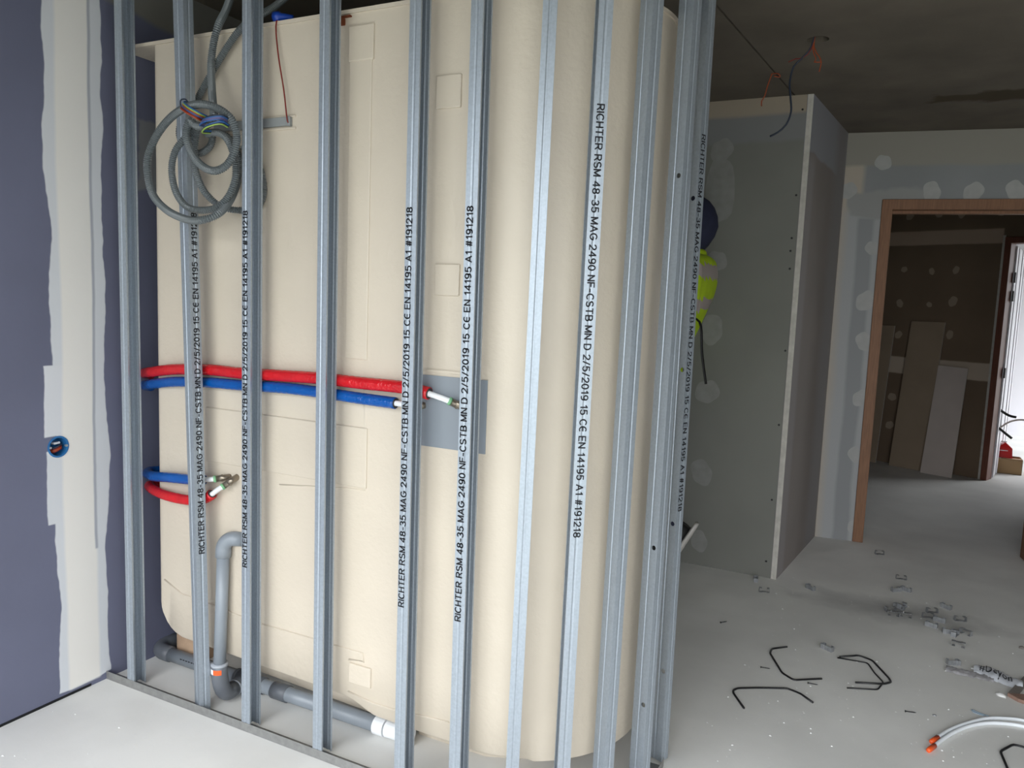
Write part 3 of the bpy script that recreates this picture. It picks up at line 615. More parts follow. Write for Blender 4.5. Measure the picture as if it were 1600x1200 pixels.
# ------------------------------------------------------------------ corrugated conduits (coil hung on the twisted stud)
def zp(x, y): return (210+x/5, 130+y/5)
def cpath(l): return [ony(*zp(x, y), Y) for x, y, Y in l]
def corr(P, r): 
    P = resample(spline(P, .004), .0031)
    return tube(P, r, 10, rf=lambda i: r*(1.05 if i % 2 else .8))
YF = 1.715
c1 = thing('corrugated_conduit', ony(330, 160, YF), 'grey corrugated conduit coiled in the widest loop on the twisted stud', 'conduit')
p1 = [ony(376, -60, 1.95), ony(356, 8, 1.875), ony(342, 38, 1.822), ony(334, 66, 1.812), ony(330, 100, 1.805), ony(331, 140, 1.78)]+cpath([(612, 150, 1.75), (618, 260, 1.73),
    (560, 330, 1.725), (480, 330, 1.72), (430, 300, 1.715), (405, 400, 1.715), (440, 530, 1.715), (520, 640, 1.715), (620, 685, 1.72), (715, 645, 1.73), (775, 550, 1.74), (800, 420, 1.745), (760, 285, 1.735), (665, 205, 1.72),
    (545, 165, 1.705), (430, 180, 1.70), (300, 255, 1.70), (185, 390, 1.70), (110, 560, 1.70), (105, 720, 1.70), (150, 880, 1.70), (265, 1000, 1.70), (420, 1067, 1.695), (540, 1067, 1.70), (655, 1020, 1.73), (745, 920, 1.79), (800, 780, 1.835), (812, 640, 1.84), (800, 540, 1.84), (740, 430, 1.84), (640, 380, 1.80)])
child(obj('tube', corr(p1, .0118), MT['conduit'], smooth=False), c1)
c2 = thing('corrugated_conduit', ony(330, 200, YF), 'grey corrugated conduit in two inner loops reaching behind the printed stud', 'conduit')
p2 = [ony(480, -35, 2.0), ony(432, 8, 1.90), ony(398, 28, 1.835), ony(372, 50, 1.828), ony(345, 90, 1.828), ony(322, 130, 1.828)]+cpath([(500, 110, 1.828), (420, 230, 1.826), (365, 310, 1.824), (350, 400, 1.824), (400, 510, 1.824), (500, 550, 1.828), (585, 500, 1.828), (610, 420, 1.82), (570, 395, 1.80),
    (640, 385, 1.775), (710, 420, 1.775), (755, 500, 1.775), (790, 640, 1.78), (785, 760, 1.78), (730, 890, 1.77), (640, 972, 1.75), (520, 993, 1.735), (405, 962, 1.725), (325, 850, 1.722), (292, 690, 1.722), (312, 550, 1.724), (375, 450, 1.732), (440, 385, 1.745), (490, 340, 1.752), (478, 430, 1.758), (468, 560, 1.76), (482, 690, 1.762), (530, 820, 1.765), (605, 912, 1.775), (705, 975, 1.80), (830, 994, 1.835), (930, 985, 1.84), (1000, 900, 1.84), (1005, 760, 1.84), (950, 600, 1.84), (850, 495, 1.84)])
child(obj('tube', corr(p2, .0108), MT['conduit'], smooth=False), c2)
def wires(parent, cent, ax, rad, cols, turns, r=.0022):
    for k, cname in enumerate(cols):
        P = []
        for i in range(24):
            t = i/23; a = 2*math.pi*(turns*t)+k*.9; q = cent+ax*(t-.5)*(.7)+ax*.16*(k-len(cols)/2)
            s1 = ax.normalized().orthogonal().normalized(); s2 = ax.normalized().cross(s1)
            P.append(q+(s1*math.cos(a)+s2*math.sin(a))*rad)
        child(obj('wire', tube(P, r, 6), MT[cname], smooth=True), parent)
wc = ony(*zp(425, 215), 1.71); wd_ = (ony(*zp(480, 260), 1.71)-ony(*zp(365, 165), 1.71)); axx = Vector((wd_.z*-.5, 0, wd_.x*.5))
def tie(parent, a, b, Y0, cols, bow):
    for k, cname in enumerate(cols):
        A, B = ony(*zp(a[0]+k*5, a[1]-k*9), Y0), ony(*zp(b[0]+k*5, b[1]-k*9), Y0)
        m_ = (A+B)/2; m_.y -= bow; child(obj('wire', tube(spline([A+Vector((0, .03, .004)), A, m_, B, B+Vector((0, .03, -.004))], .006), .0023, 6), MT[cname], smooth=True), parent)
tie(c1, (362, 190), (478, 272), 1.695, ['worange', 'wred', 'wblue', 'worange', 'wgreen', 'wblue'], .012)
tie(c2, (512, 330), (660, 285), 1.70, ['wblue', 'wviolet', 'wviolet', 'wblue', 'wdark'], .015)
tie(c2, (530, 385), (668, 318), 1.70, ['wgreen', 'wdark', 'wblue'], .015)
a = ony(*zp(400, 150), 1.70)
child(obj('wire', tube(spline([a+Vector((-.02, 0, -.02)), a+Vector((-.012, -.008, .004)), a+Vector((.004, -.004, .008)), a+Vector((.012, 0, -.004))], .004), .0023, 6), MT['wdark'], smooth=True), c1)
# ------------------------------------------------------------------ socket box in the blue wall
bx = thing('socket_box', sb, 'round blue electrical box set into the blue wall with loose wires', 'socket box')
def lathe_x(prof, n=32):
    v = []; f = []
    for x, r in prof:
        for k in range(n): a = 2*math.pi*k/n; v.append((sb.x+x, sb.y+r*math.cos(a), sb.z+r*math.sin(a)))
    for j in range(len(prof)-1):
        for k in range(n): f.append((j*n+k, j*n+(k+1) % n, (j+1)*n+(k+1) % n, (j+1)*n+k))
    return v, f, n
v, f, n = lathe_x([(.0, .0365), (.002, .0365), (.002, .0305), (-.04, .0300), (-.045, .028)]); f.append(tuple(range(4*n, 5*n)))
child(obj('box', fix(mesh(v, f)), MT['bluebox'], smooth=False), bx)
for s in (-1, 1): child(obj('screw', tube([(sb.x-.004, sb.y+s*.028, sb.z), (sb.x+.004, sb.y+s*.028, sb.z)], .004, 10), MT['clip']), bx)
for k, (dz, cn_) in enumerate(((-.006, 'wred'), (-.014, 'wred'), (.0, 'wdark'), (-.010, 'worange'))):
    child(obj('wire', tube(spline([(sb.x-.035, sb.y-.02, sb.z+dz), (sb.x-.008, sb.y-.012, sb.z+dz-.004), (sb.x-.004, sb.y+.012, sb.z+dz+.006), (sb.x-.03, sb.y+.022, sb.z+dz+.004)], .006), .0026, 6), MT[cn_], smooth=True), bx)
child(obj('white_block', boxm(sb.x-.03, sb.x-.012, sb.y-.006, sb.y+.016, sb.z+.006, sb.z+.014, .002), MT['white']), bx)
# ------------------------------------------------------------------ ceiling wires
cw = thing('ceiling_wires', (hc.x, hc.y, 2.5), 'loose dark and orange wires hanging from the round ceiling hole', 'wires')
def W_(l, Y0, m, r, par):
    child(obj('wire', tube(spline([Vector((hc.x-.01, hc.y, 2.56))]+[ony(x, y, Y0+d) for x, y, d in l], .015), r, 6), MT[m], smooth=True), par)
W_([(1268, 72, 0), (1252, 92, -.0), (1240, 104, 0), (1234, 128, 0), (1235, 150, 0), (1236, 175, 0), (1228, 195, 0), (1215, 207, 0), (1203, 213, 0)], hc.y, 'wdark', .004, cw)
W_([(1272, 74, 0), (1280, 88, 0), (1283, 98, 0), (1280, 112, 0)], hc.y, 'worange', .0024, cw)
W_([(1270, 74, 0), (1275, 92, 0), (1272, 97, 0), (1284, 97, 0)], hc.y, 'worange', .0024, cw)
W_([(1268, 76, 0), (1255, 90, 0), (1243, 92, 0), (1232, 97, 0)], hc.y, 'wred', .0024, cw)
ow = onz(1206, 115, 2.5)
ot = thing('joint_wire', ow, 'short orange wire hanging from the ceiling joint', 'wire')
child(obj('wire', tube(spline([ow+Vector((0, 0, .03)), ow, ony(1199, 135, ow.y), ony(1195, 150, ow.y), ony(1190, 158, ow.y), ony(1190, 166, ow.y)], .015), .003, 6), MT['worange'], smooth=True), ot)
child(obj('wire_knot', tube(spline([ow+Vector((.0, 0, .0)), ow+Vector((.03, 0, -.004)), ow+Vector((.035, .01, -.016)), ow+Vector((.01, .0, -.012))], .008), .003, 6), MT['worange'], smooth=True), ot)
# ------------------------------------------------------------------ person walking along behind the studs (mostly hidden)
PYY = 3.93
xb = ony(1112, 450, PYY).x
def person():
    zr = [ony(1110, y, PYY-.15).z for y in (486, 467, 434, 412)]
    t = thing('person', (xb-.15, PYY, 0), 'person in yellow high visibility jacket and navy cap, half hidden behind the last stud', 'person')
    bm_v = []; ed = []; rad = []
    def V(x, y, z, r): bm_v.append((xb+x, PYY+y, z)); rad.append(r); return len(bm_v)-1
    def E(*i): ed.extend((a, b) for a, b in zip(i, i[1:]))
    pel = V(-.27, 0, .98, (.15, .12)); wa = V(-.25, 0, 1.12, (.145, .115)); ch = V(-.15, 0, 1.4, (.175, .13)); sh_ = V(-.10, 0, 1.61, (.12, .1)); nk = V(-.13, 0, 1.68, (.06, .06)); hb = V(-.13, 0, 1.75, (.075, .085)); ht = V(-.125, 0, 1.85, (.085, .1)); hp_ = V(-.125, 0, 1.92, (.05, .06))
    E(pel, wa, ch, sh_, nk, hb, ht, hp_)
    hands = []
    for s in (-1, 1):
        a = V(-.075, s*.17, 1.625, (.075, .075)); 
        if s < 0: b, c, d = V(-.062, s*.225, 1.37, (.062, .062)), V(-.26, s*.24, 1.22, (.042, .042)), V(-.32, s*.24, 1.19, (.034, .04))
        else: b, c, d = V(-.20, s*.23, 1.26, (.055, .055)), V(-.36, s*.21, 1.12, (.042, .042)), V(-.42, s*.2, 1.07, (.034, .04))
        E(sh_, a, b, c, d); hands.append((d, c))
    # near leg trails with the heel lifted, far leg carries the weight
    h1 = V(-.16, -.1, .9, (.095, .09)); k1 = V(-.17, -.1, .53, (.068, .065)); a1 = V(-.16, -.1, .26, (.046, .046)); b1 = V(-.2, -.1, .15, (.045, .04)); t1 = V(-.28, -.1, .05, (.036, .036)); E(pel, h1, k1, a1, b1, t1)
    h2 = V(-.2, .1, .9, (.095, .09)); k2 = V(-.30, .1, .50, (.068, .065)); a2 = V(-.30, .1, .12, (.046, .046)); b2 = V(-.36, .1, .06, (.05, .05)); t2 = V(-.47, .1, .04, (.042, .036)); E(pel, h2, k2, a2, b2, t2)
    for d, c in hands:
        D = Vector(bm_v[d]); dr = (D-Vector(bm_v[c])).normalized(); sd_ = Vector((0, 1, 0))
        for k, L in enumerate((.07, .08, .075, .06)):
            q = D+sd_*(.024*(k-1.5))+dr*.05; e1 = len(bm_v); bm_v.append(tuple(q)); rad.append((.011, .011)); bm_v.append(tuple(q+dr*L*.5+Vector((-.006, 0, -.008)))); rad.append((.0095, .0095)); bm_v.append(tuple(q+dr*L*.8+Vector((.004, 0, -.03)))); rad.append((.008, .008))
            ed.extend(((d, e1), (e1, e1+1), (e1+1, e1+2)))
        q = D+Vector((-.03, 0, .0))+dr*.015; e1 = len(bm_v); bm_v.append(tuple(q)); rad.append((.012, .012)); bm_v.append(tuple(q+dr*.035+Vector((-.015, 0, 0)))); rad.append((.01, .01)); ed.extend(((d, e1), (e1, e1+1)))
    me = bpy.data.meshes.new('b'); me.from_pydata(bm_v, ed, []); o = bpy.data.objects.new('b', me); C.objects.link(o)
    md = o.modifiers.new('skin', 'SKIN')
    for i, r in enumerate(rad): me.skin_vertices[0].data[i].radius = r
    me.skin_vertices[0].data[pel].use_root = True
    s_ = o.modifiers.new('sub', 'SUBSURF'); s_.levels = 3; s_.render_levels = 3
    dg = bpy.context.evaluated_depsgraph_get(); dg.update(); bme = bpy.data.meshes.new_from_object(o.evaluated_get(dg)); bpy.data.objects.remove(o)
    for m_ in ('hivis', 'refl', 'navy', 'skin', 'black'): bme.materials.append(MT[m_])
    for p in bme.polygons:
        c = p.center; x, y, z = c.x-xb, c.y-PYY, c.z; p.use_smooth = True
        arm = abs(y) > .17 and z > 1.1
        if z < .14 or (z < .3 and x > -.2 and y < 0 and z < .26): k = 4
        elif arm and x < (-.24 if y < 0 else -.36): k = 4
        elif z > 1.7 and abs(y) < .1: k = 3
        elif z > 1.02 or arm: k = 1 if (zr[0] < z < zr[1] or zr[2] < z < zr[3]) else 0
        else: k = 2
        p.material_index = k
    b_ = bpy.data.objects.new('body', bme); C.objects.link(b_); child(b_, t)
    def ball(name, c, r, m, par=t, n=16):
        bm = bmesh.new(); bmesh.ops.create_uvsphere(bm, u_segments=n, v_segments=n//2+2, radius=1)
        for q in bm.verts: q.co = (xb+c[0]+q.co.x*r[0], PYY+c[1]+q.co.y*r[1], c[2]+q.co.z*r[2])
        me_ = bpy.data.meshes.new(name); bm.to_mesh(me_); bm.free(); return child(obj(name, me_, MT[m], smooth=True), par)
    # cap over the crown with a visor to the front (left), neck flap behind
    cp = ball('cap', (-.112, 0, 1.825), (.125, .112, .155), 'navy')
    for q in cp.data.vertices: k = 1-.3*max(0, (1.81-q.co.z)/.14); q.co.x = xb-.13+(q.co.x-xb+.13)*k; q.co.x = max(q.co.x, xb-.15) if q.co.z < 1.85 else q.co.x
    ball('cap_visor', (-.23, 0, 1.87), (.07, .07, .012), 'navy'); ball('collar', (-.12, 0, 1.69), (.085, .095, .04), 'hivis')
    ball('nose', (-.222, 0, 1.80), (.02, .016, .024), 'skin'); ball('mouth', (-.203, 0, 1.745), (.012, .026, .006), 'rust')
    for s in (-1, 1): ball('eye', (-.205, s*.032, 1.825), (.012, .014, .01), 'eye'); ball('ear', (-.125, s*.094, 1.80), (.022, .012, .032), 'skin')
    # shoe soles: the raised heel of the trailing foot shows white
    hx, q = ony(1089, 818, PYY-.1), ony(1071, 844, PYY-.1); dn = (q-hx).normalized(); toe = hx+dn*((hx.z-.012)/-dn.z); up_ = Vector((dn.z, 0, -dn.x))
    if up_.z < 0: up_ = -up_
    child(obj('shoe_sole', tube([toe+dn*.0, hx.lerp(toe, .45), hx.lerp(toe, .1), hx], .045, 10, rf=lambda i: [.04, .046, .038, .03][i], flat=.34), MT['sole'], smooth=True), t)
    child(obj('shoe', tube([toe+up_*.03, hx.lerp(toe, .6)+up_*.045, hx.lerp(toe, .3)+up_*.045, hx.lerp(toe, .12)+up_*.04], .045, 12, rf=lambda i: [.03, .044, .044, .034][i]), MT['black'], smooth=True), t)
    child(obj('trouser_leg', tube([hx.lerp(toe, .4)+up_*.06, hx.lerp(toe, .3)+Vector((-.13, 0, .2))], .05, 12), MT['navy'], smooth=True), t)
    child(obj('shoe', boxm(xb-.52, xb-.25, PYY+.06, PYY+.14, .01, .07, .02), MT['black'], smooth=True), t)
    child(obj('shoe_sole', boxm(xb-.525, xb-.248, PYY+.057, PYY+.143, 0, .014, .003), MT['sole']), t)
    # strap of a tool hanging at the back
    a, b = ony(1093, 503, PYY-.16), ony(1103, 600, PYY-.16)
    child(obj('tool_strap', tube(spline([a+Vector((-.1, .08, .02)), a, a.lerp(b, .5)+Vector((-.004, 0, 0)), b], .03), .008, 8, flat=.5), MT['black'], smooth=True), t)
person()
# ------------------------------------------------------------------ things on the floor
def clipmesh():
    t = .0011; w = .0105; pts = [(-.012, .02), (-.024, .021), (-.026, 0), (-.012, 0), (-.009, .0016), (.009, .0016), (.012, 0), (.026, 0), (.024, .021), (.012, .02)]
    v = []; f = []
    for x, z in pts: v += [(x, -w, z), (x, w, z)]
    f = [(2*i, 2*i+1, 2*i+3, 2*i+2) for i in range(len(pts)-1)]
    return mesh(v, f)
cm = clipmesh(); cm.materials.append(MT['clip'])
clips = [
 (1374, 866, 20, 0, 0, 'lone zinc clip nearest the doorway'), (1184, 908, 100, 1, 0, 'zinc clip lying against the foot of the duct corner'), (1194, 925, 15, 0, 0, 'zinc clip on the floor just in front of the duct corner'),
 (1264, 921, -40, 1, 0, 'zinc clip lying alone between the duct and the dust smear'), (1408, 905, 10, 0, 0, 'zinc clip upright just above the overlapping pair'), (1402, 925, 40, 1, 0, 'left clip of the overlapping pair below the upright clip'), (1414, 924, -25, 1, 0, 'right clip of the overlapping pair below the upright clip'),
 (1391, 955, 30, 0, 0, 'zinc clip at the left of the dense heap'), (1403, 951, -30, 1, 0, 'dark zinc clip at the back of the dense heap'), (1396, 962, 5, 2, 0, 'bright zinc clip at the front left of the dense heap'), (1415, 964, 0, 2, 0, 'bright zinc clip at the front right of the dense heap'), (1409, 953, 60, 0, .012, 'zinc clip lying on top of the dense heap'),
 (1456, 957, 25, 0, 0, 'zinc clip at the back left of the loose row'), (1476, 951, -35, 1, 0, 'zinc clip farthest back in the loose row'), (1450, 965, 15, 0, 0, 'zinc clip upright at the left of the loose row'), (1467, 972, -15, 1, 0, 'zinc clip lying flat in the middle of the loose row'), (1454, 980, -20, 1, 0, 'zinc clip lying flat at the front of the loose row'),
 (1500, 970, 20, 0, 0, 'zinc clip standing apart at the right of the loose row'), (1483, 991, 10, 1, 0, 'left zinc clip of the small tangled pile'), (1492, 993, 70, 0, 0, 'middle zinc clip of the small tangled pile'), (1509, 991, -35, 2, 0, 'right zinc clip of the small tangled pile'),
 (1497, 1010, -5, 2, 0, 'bright boxy zinc clip in front of the tangled pile'), (1491, 1040, 25, 1, 0, 'open zinc clip just behind the plastic wrapper'), (1290, 1016, -30, 1, 0, 'pale zinc clip between the black bent rods')]
for px, py, rz, mode, dz, lab in clips:
    p = onz(px, py); o = obj('frame_clip', cm); o.location = (p.x, p.y, dz+(.0006 if mode == 0 else .0106 if mode == 1 else .0215))
    o.rotation_euler = ((0, 0, math.radians(rz)) if mode == 0 else (math.radians(-90), 0, math.radians(rz)) if mode == 1 else (math.radians(180), 0, math.radians(rz)))
    if not o.modifiers: m = o.modifiers.new('s', 'SOLIDIFY'); m.thickness = .0012; m.offset = 0
    tag(o, lab, 'clip', 'zinc frame clips on the floor')
def rp(l): return [(1130+x/5.714, 990+y/5.714) for x, y in l]
rods = [(rp([(570, 117), (435, 135), (418, 175), (525, 350), (630, 415), (880, 402)]), 'black bent rod shaped like an open C in the middle of the floor'),
        (rp([(185, 665), (90, 530), (90, 505), (130, 487), (320, 483), (570, 488), (690, 535), (800, 615)]), 'black bent rod lying like a wide arch nearest the studs'),
        (rp([(1040, 222), (1210, 202), (1330, 240), (1480, 400), (1500, 435), (1435, 465), (1180, 452)]), 'thick black bent rod, outer one of the crossed pair'),
        (rp([(1020, 215), (1290, 262), (1350, 350), (1430, 435), (1380, 500), (1105, 485)]), 'thin black bent rod, inner one of the crossed pair'),
        ([(1576, 1205), (1563, 1174), (1583, 1163), (1603, 1168), (1640, 1190), (1650, 1225)], 'black bent rod in the bottom right corner below the white pipes')]
for k, (l, lab) in enumerate(rods):
    P = []; pts = [onz(x, y, .004 if k != 3 else .0035) for x, y in l]
    if k == 2:
        for q, z in zip(pts, (.0115, .008, .005, .005, .005, .0115, .0115)): q.z = z
    for i, q in enumerate(pts):
        if 0 < i < len(pts)-1:
            a, b = q.lerp(pts[i-1], min(.3, .012/(q-pts[i-1]).length)), q.lerp(pts[i+1], min(.3, .012/(q-pts[i+1]).length)); P += [a, (a+b+q*2)/4, b]
        else: P.append(q)
    tag(obj('bent_rod', tube(P, .0042 if k != 3 else .0032, 8, flat=.85), MT['rod'], smooth=True), lab, 'rod', 'black bent rods')
# white pipes with orange end caps
def wpipe(l, lab, z, cap_):
    t = thing('plastic_pipe', onz(*l[0], 0), lab, 'pipe', 'white plastic pipes'); pts = [onz(x, y, z) for x, y in l]; P = spline(pts, .01)
    child(obj('tube', tube(P, .0064, 14), MT['pex'], smooth=True), t)
    d = (P[0]-P[3]).normalized(); child(obj('end_cap', tube([P[0]-d*.006, P[0]+d*.03, P[0]+d*.042, P[0]+d*.045], .0084, 14, rf=lambda i: [.0084, .0084, .0074, .0045][i]), MT['orange'], smooth=True), t)
wpipe([(1459, 1166), (1482, 1149), (1510, 1136), (1540, 1130), (1570, 1130.5), (1600, 1135), (1640, 1148), (1690, 1180)], 'front white plastic pipe with orange end cap in the bottom right', .0075, 1)
wpipe([(1464, 1153), (1483, 1141), (1508, 1131), (1540, 1123), (1568, 1122.5), (1600, 1126), (1642, 1139), (1695, 1168)], 'rear white plastic pipe running alongside the front one', .0078, 1)
# crumpled wrapper with its printed word
wr_ = thing('plastic_wrapper', onz(1540, 1062), 'crumpled clear and white plastic wrapper with dark lettering', 'wrapper')
TL, TR = [onz(x, y, 0) for x, y in ((1478, 1045), (1600, 1075))]
ax = (TR-TL); AL = ax.length; ax.normalize(); ay = Vector((-ax.y, ax.x, 0))
from mathutils import noise as _mn
def wz(u, w, hgt): return max(.0012, hgt*(math.sin(math.pi*min(1, max(0, w)))**.6)*(.75+.5*_mn.noise(Vector((u*7, 1.3, hgt*90))))+.004*_mn.noise(Vector((u*16, w*2.2, 4)))+.0025*_mn.noise(Vector((u*34, w*6, 9)))+.003)
def sheet(u0, u1, off, wid, hgt, nu=40, nw=12):
    v = []
    for i in range(nu+1):
        for j in range(nw+1):
            u = u0+(u1-u0)*i/nu; w = j/nw; e = .004*math.sin(9*u+3)
            p = TL+ax*(u*AL)+ay*(off(u)+wid(u)*(w-.5)+e); v.append((p.x, p.y, wz(u, w, hgt)))
    return mesh(v, [(i*(nw+1)+j, (i+1)*(nw+1)+j, (i+1)*(nw+1)+j+1, i*(nw+1)+j+1) for i in range(nu) for j in range(nw)])
child(obj('clear_film', sheet(0, .62, lambda u: -.0+.0*u, lambda u: .06, .008), MT['film2'], smooth=True), wr_)
off = lambda u: .055-.05*(u-.4)**2*3; wid = lambda u: .12*math.sqrt(max(.02, 1-((u-.66)/.36)**2))
child(obj('printed_film', sheet(.36, .98, off, wid, .018), MT['film'], smooth=True), wr_)
tm2 = textmesh('#Deyon'); c2_ = np.array([tuple(p.co) for p in tm2.vertices]); sx0, sx1 = c2_[:, 0].min(), c2_[:, 0].max(); tv = []
for x, y, _ in c2_:
    u = .43+.42*(x-sx0)/(sx1-sx0); w = .52+.62*(y/.72-.4); e = .004*math.sin(9*u+3); p = TL+ax*(u*AL)+ay*(off(u)+wid(u)*(w-.5)+e); tv.append((p.x, p.y, wz(u, w, .018)+.003))
child(obj('lettering', mesh(tv, [tuple(p.vertices) for p in tm2.polygons]), MT['ink']), wr_)
# offcuts by the wrapper
g0 = [onz(x, y, .0) for x, y in ((1575, 1086), (1587, 1092), (1606, 1070), (1600, 1060))]
tag(obj('metal_offcut', prism([(p.x, p.y) for p in g0], .002, .012), MT['greyo']), 'flat grey strip offcut at the right edge beyond the white pipes', 'offcut')
g0 = [onz(x, y, .0) for x, y in ((1574, 1088), (1590, 1097), (1604, 1102), (1625, 1106), (1625, 1092), (1600, 1090))]
tag(obj('brown_offcut', prism([(p.x, p.y) for p in g0], .0005, .014), MT['brown']), 'ragged brown offcut lying against the grey strip', 'offcut')
def lump(name, px, py, sx, sy, sz, m, lab, cat, rz=0):
    bm = bmesh.new(); bmesh.ops.create_icosphere(bm, subdivisions=2, radius=1); random.seed(px)
    for q in bm.verts: k = 1+random.uniform(-.14, .14); q.co = (q.co.x*sx*k, q.co.y*sy*k, max(-.0, q.co.z)*sz*k)
    me = bpy.data.meshes.new(name); bm.to_mesh(me); bm.free(); o = obj(name, me, MT[m], smooth=True); o.location = onz(px, py); o.rotation_euler[2] = rz; return tag(o, lab, cat)
lump('plaster_lump', 1564, 1087, .02, .012, .01, 'crumb', 'white plaster lump left of the brown offcut', 'plaster', -.6)
lump('plaster_lump', 1520, 1045, .008, .006, .005, 'crumb', 'small white plaster lump at the wrapper tip', 'plaster')
lump('stone', 1597, 1013, .013, .01, .01, 'greyo', 'dark pebble at the right edge behind the wrapper', 'pebble')
P = [onz(x, y, .003) for x, y in ((1545, 1119), (1528, 1113), (1519, 1109), (1522, 1113), (1538, 1118))]
tag(obj('plastic_tie', tube(spline(P, .006), .003, 6, flat=.6), MT['paleblue'], smooth=True), 'pale blue plastic tie loop behind the white pipes', 'tie')
def screw(px, py, rz, lab):
    p = onz(px, py); c, s = math.cos(rz), math.sin(rz); P = [p+Vector((c*t, s*t, .004)) for t in (-.0195, -.018, -.0165, -.014, .012, .018)]
    tag(obj('loose_screw', tube(P, .002, 8, rf=lambda i: [.0042, .0042, .0025, .0018, .0018, .0004][i]), MT['rod'], smooth=True), lab, 'screw', 'loose screws on the floor')
screw(1196, 1045, .2, 'loose black screw inside the open C rod'); screw(1423, 1114, .25, 'loose black screw left of the white pipes'); screw(1131, 973, .9, 'tiny loose black screw near the last stud')
screw(1270, 1070, .1, 'loose black screw between the two left bent rods')
lump('plaster_lump', 1460, 1118, .007, .006, .005, 'clip', 'small shiny nut on the floor behind the white pipes', 'nut')
# uncountable crumbs of plaster
v = []; f = []; random.seed(3)
for k in range(330):
    if k < 290: px, py = random.uniform(1080, 1600), random.uniform(880, 1200)**1.0
    else: px, py = random.uniform(0, 560), random.uniform(1090, 1200)
    p = onz(px, py)
    if p.y < .9 or p.x < XL+.02 or (p.x < PCX+PR+.15 and 1.72 < p.y < 3.4): continue
    s = random.choice((.0012, .0014, .0016, .002, .0026, .0042)); a = random.random()*3; i = len(v)
    for q in range(4): v.append((p.x+s*random.uniform(.7, 1.5)*math.cos(a+q*1.571), p.y+s*random.uniform(.6, 1.2)*math.sin(a+q*1.571), 0.0002))
    v.append((p.x, p.y, s*.8)); f += [(i, i+1, i+4), (i+1, i+2, i+4), (i+2, i+3, i+4), (i+3, i, i+4)]
tag(obj('plaster_crumbs', mesh(v, f), MT['crumb']), 'tiny white plaster crumbs scattered over the floor', 'debris', kind='stuff')
# ------------------------------------------------------------------ things in the room beyond
def lean(l, lab, m, dpt, off):
    """board leaning on the far wall: bottom left/right on the floor, top left/right against the wall"""
    bl, br, tr, tl = l; nb = Vector((-fd.y, fd.x, 0)); B0, B1 = onz(*bl), onz(*br)
    B0, B1 = [q-nb*(off+nb.dot(q-FA)) for q in (B0, B1)]
    def wallp(q):
        d = ray(*q); n = np.array([-fd.y, fd.x, 0]); t = (n@np.array([FA.x, FA.y, 0])-dpt)/(n@d); return Vector(np.array([0, 0, H])+d*t)
    T1, T0 = wallp(tr), wallp(tl); nn = (B1-B0).cross(T0-B0).normalized()*.0125
    if nn.dot(Vector((-fd.y, fd.x, 0))) > 0: nn = -nn
    v = [p+s*nn for s in (0, 1) for p in (B0, B1, T1, T0)]
    for q in v: q.z = max(q.z, 0.0005)
    o = obj('plasterboard_offcut', fix(mesh(v, [(0, 1, 2, 3), (7, 6, 5, 4), (0, 4, 5, 1), (1, 5, 6, 2), (2, 6, 7, 3), (3, 7, 4, 0)])), MT[m]); o.data.materials.append(MT['edge'])
    for p in o.data.polygons: p.material_index = 0 if p.index < 2 else 1
    tag(o, lab, 'plasterboard', 'plasterboard offcuts in the room beyond')
lean([(1350, 722), (1372, 722), (1399, 509), (1370, 508)], 'leftmost plasterboard offcut half hidden by the door frame', 'boardd', .035, .11)
lean([(1400, 724), (1439, 737), (1478, 504), (1425, 502)], 'tallest plasterboard offcut, middle of the three leaning', 'boardd', .035, .11)
lean([(1439, 738), (1485, 748), (1513, 576), (1467, 571)], 'pale shorter plasterboard offcut, rightmost of the three leaning', 'board', .06, .19)
cbp = onz(1568, 737); bxx, byy = cbp.x, cbp.y
cb_ = thing('cardboard_box', (bxx, byy, 0), 'small open cardboard box in the bright room', 'box')
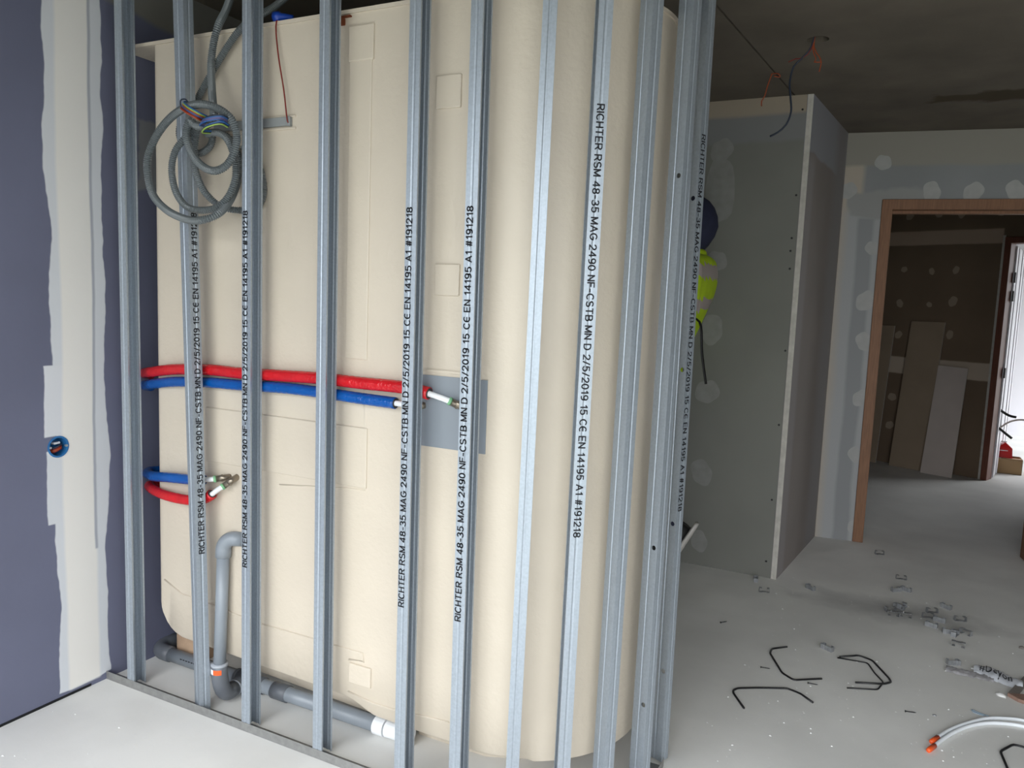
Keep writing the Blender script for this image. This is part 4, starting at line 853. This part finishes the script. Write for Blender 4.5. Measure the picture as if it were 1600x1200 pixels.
for a in ((-.1, .13, -.1, -.096), (-.1, .13, .096, .1), (-.1, -.096, -.1, .1), (.126, .13, -.1, .1)): child(obj('side', boxm(bxx+a[0], bxx+a[1], byy+a[2], byy+a[3], 0, .14), MT['card']), cb_)
child(obj('bottom', boxm(bxx-.1, bxx+.13, byy-.1, byy+.1, 0, .004), MT['card']), cb_); child(obj('flap', boxm(bxx-.03, bxx+.13, byy-.1, byy-.02, .136, .14), MT['card']), cb_)
rb = thing('red_container', (bxx-.02, byy, .14), 'red plastic container standing on the cardboard box', 'container')
v = [(bxx-.075, byy-.06, .141), (bxx+.05, byy-.06, .141), (bxx+.05, byy+.06, .141), (bxx-.075, byy+.06, .141), (bxx-.075, byy-.05, .23), (bxx+.045, byy-.05, .23), (bxx+.045, byy+.05, .23), (bxx-.075, byy+.05, .23), (bxx-.01, byy-.03, .28), (bxx-.01, byy+.03, .28)]
child(obj('body', fix(mesh(v, [(0, 1, 2, 3), (0, 1, 5, 4), (1, 2, 6, 5), (2, 3, 7, 6), (3, 0, 4, 7), (4, 5, 8), (5, 6, 9, 8), (6, 7, 9), (7, 4, 8, 9)])), MT['redp']), rb)
child(obj('flap', boxm(bxx-.07, bxx-.0, byy-.02, byy+.02, .281, .287), MT['refl']), rb); child(obj('stripe', boxm(bxx-.055, bxx+.01, byy-.0575, byy-.05, .205, .211), MT['white']), rb)
for l, lab in (([(1548, 628), (1562, 640), (1576, 649), (1588, 652)], 'upper black cable sticking out past the reddish door frame'), ([(1546, 655), (1560, 668), (1572, 678), (1581, 685)], 'lower black cable sticking out past the reddish door frame')):
    Yc = hw.y+.12; tag(obj('black_cable', tube(spline([ony(l[0][0]-12, l[0][1]-12, Yc)]+[ony(x, y, Yc) for x, y in l], .02), .011, 8), MT['black'], smooth=True), lab, 'cable', 'black cables beyond')
tag(obj('copper_tube', tube(spline([onz(1551, 703, .02)]+[ony(x, y, hw.y+.25) for x, y in ((1558, 677), (1566, 666), (1578, 659), (1592, 656), (1606, 657))], .02), .008, 8), MT['board'], smooth=True), 'thin pinkish tube arching beside the black cables', 'tube')
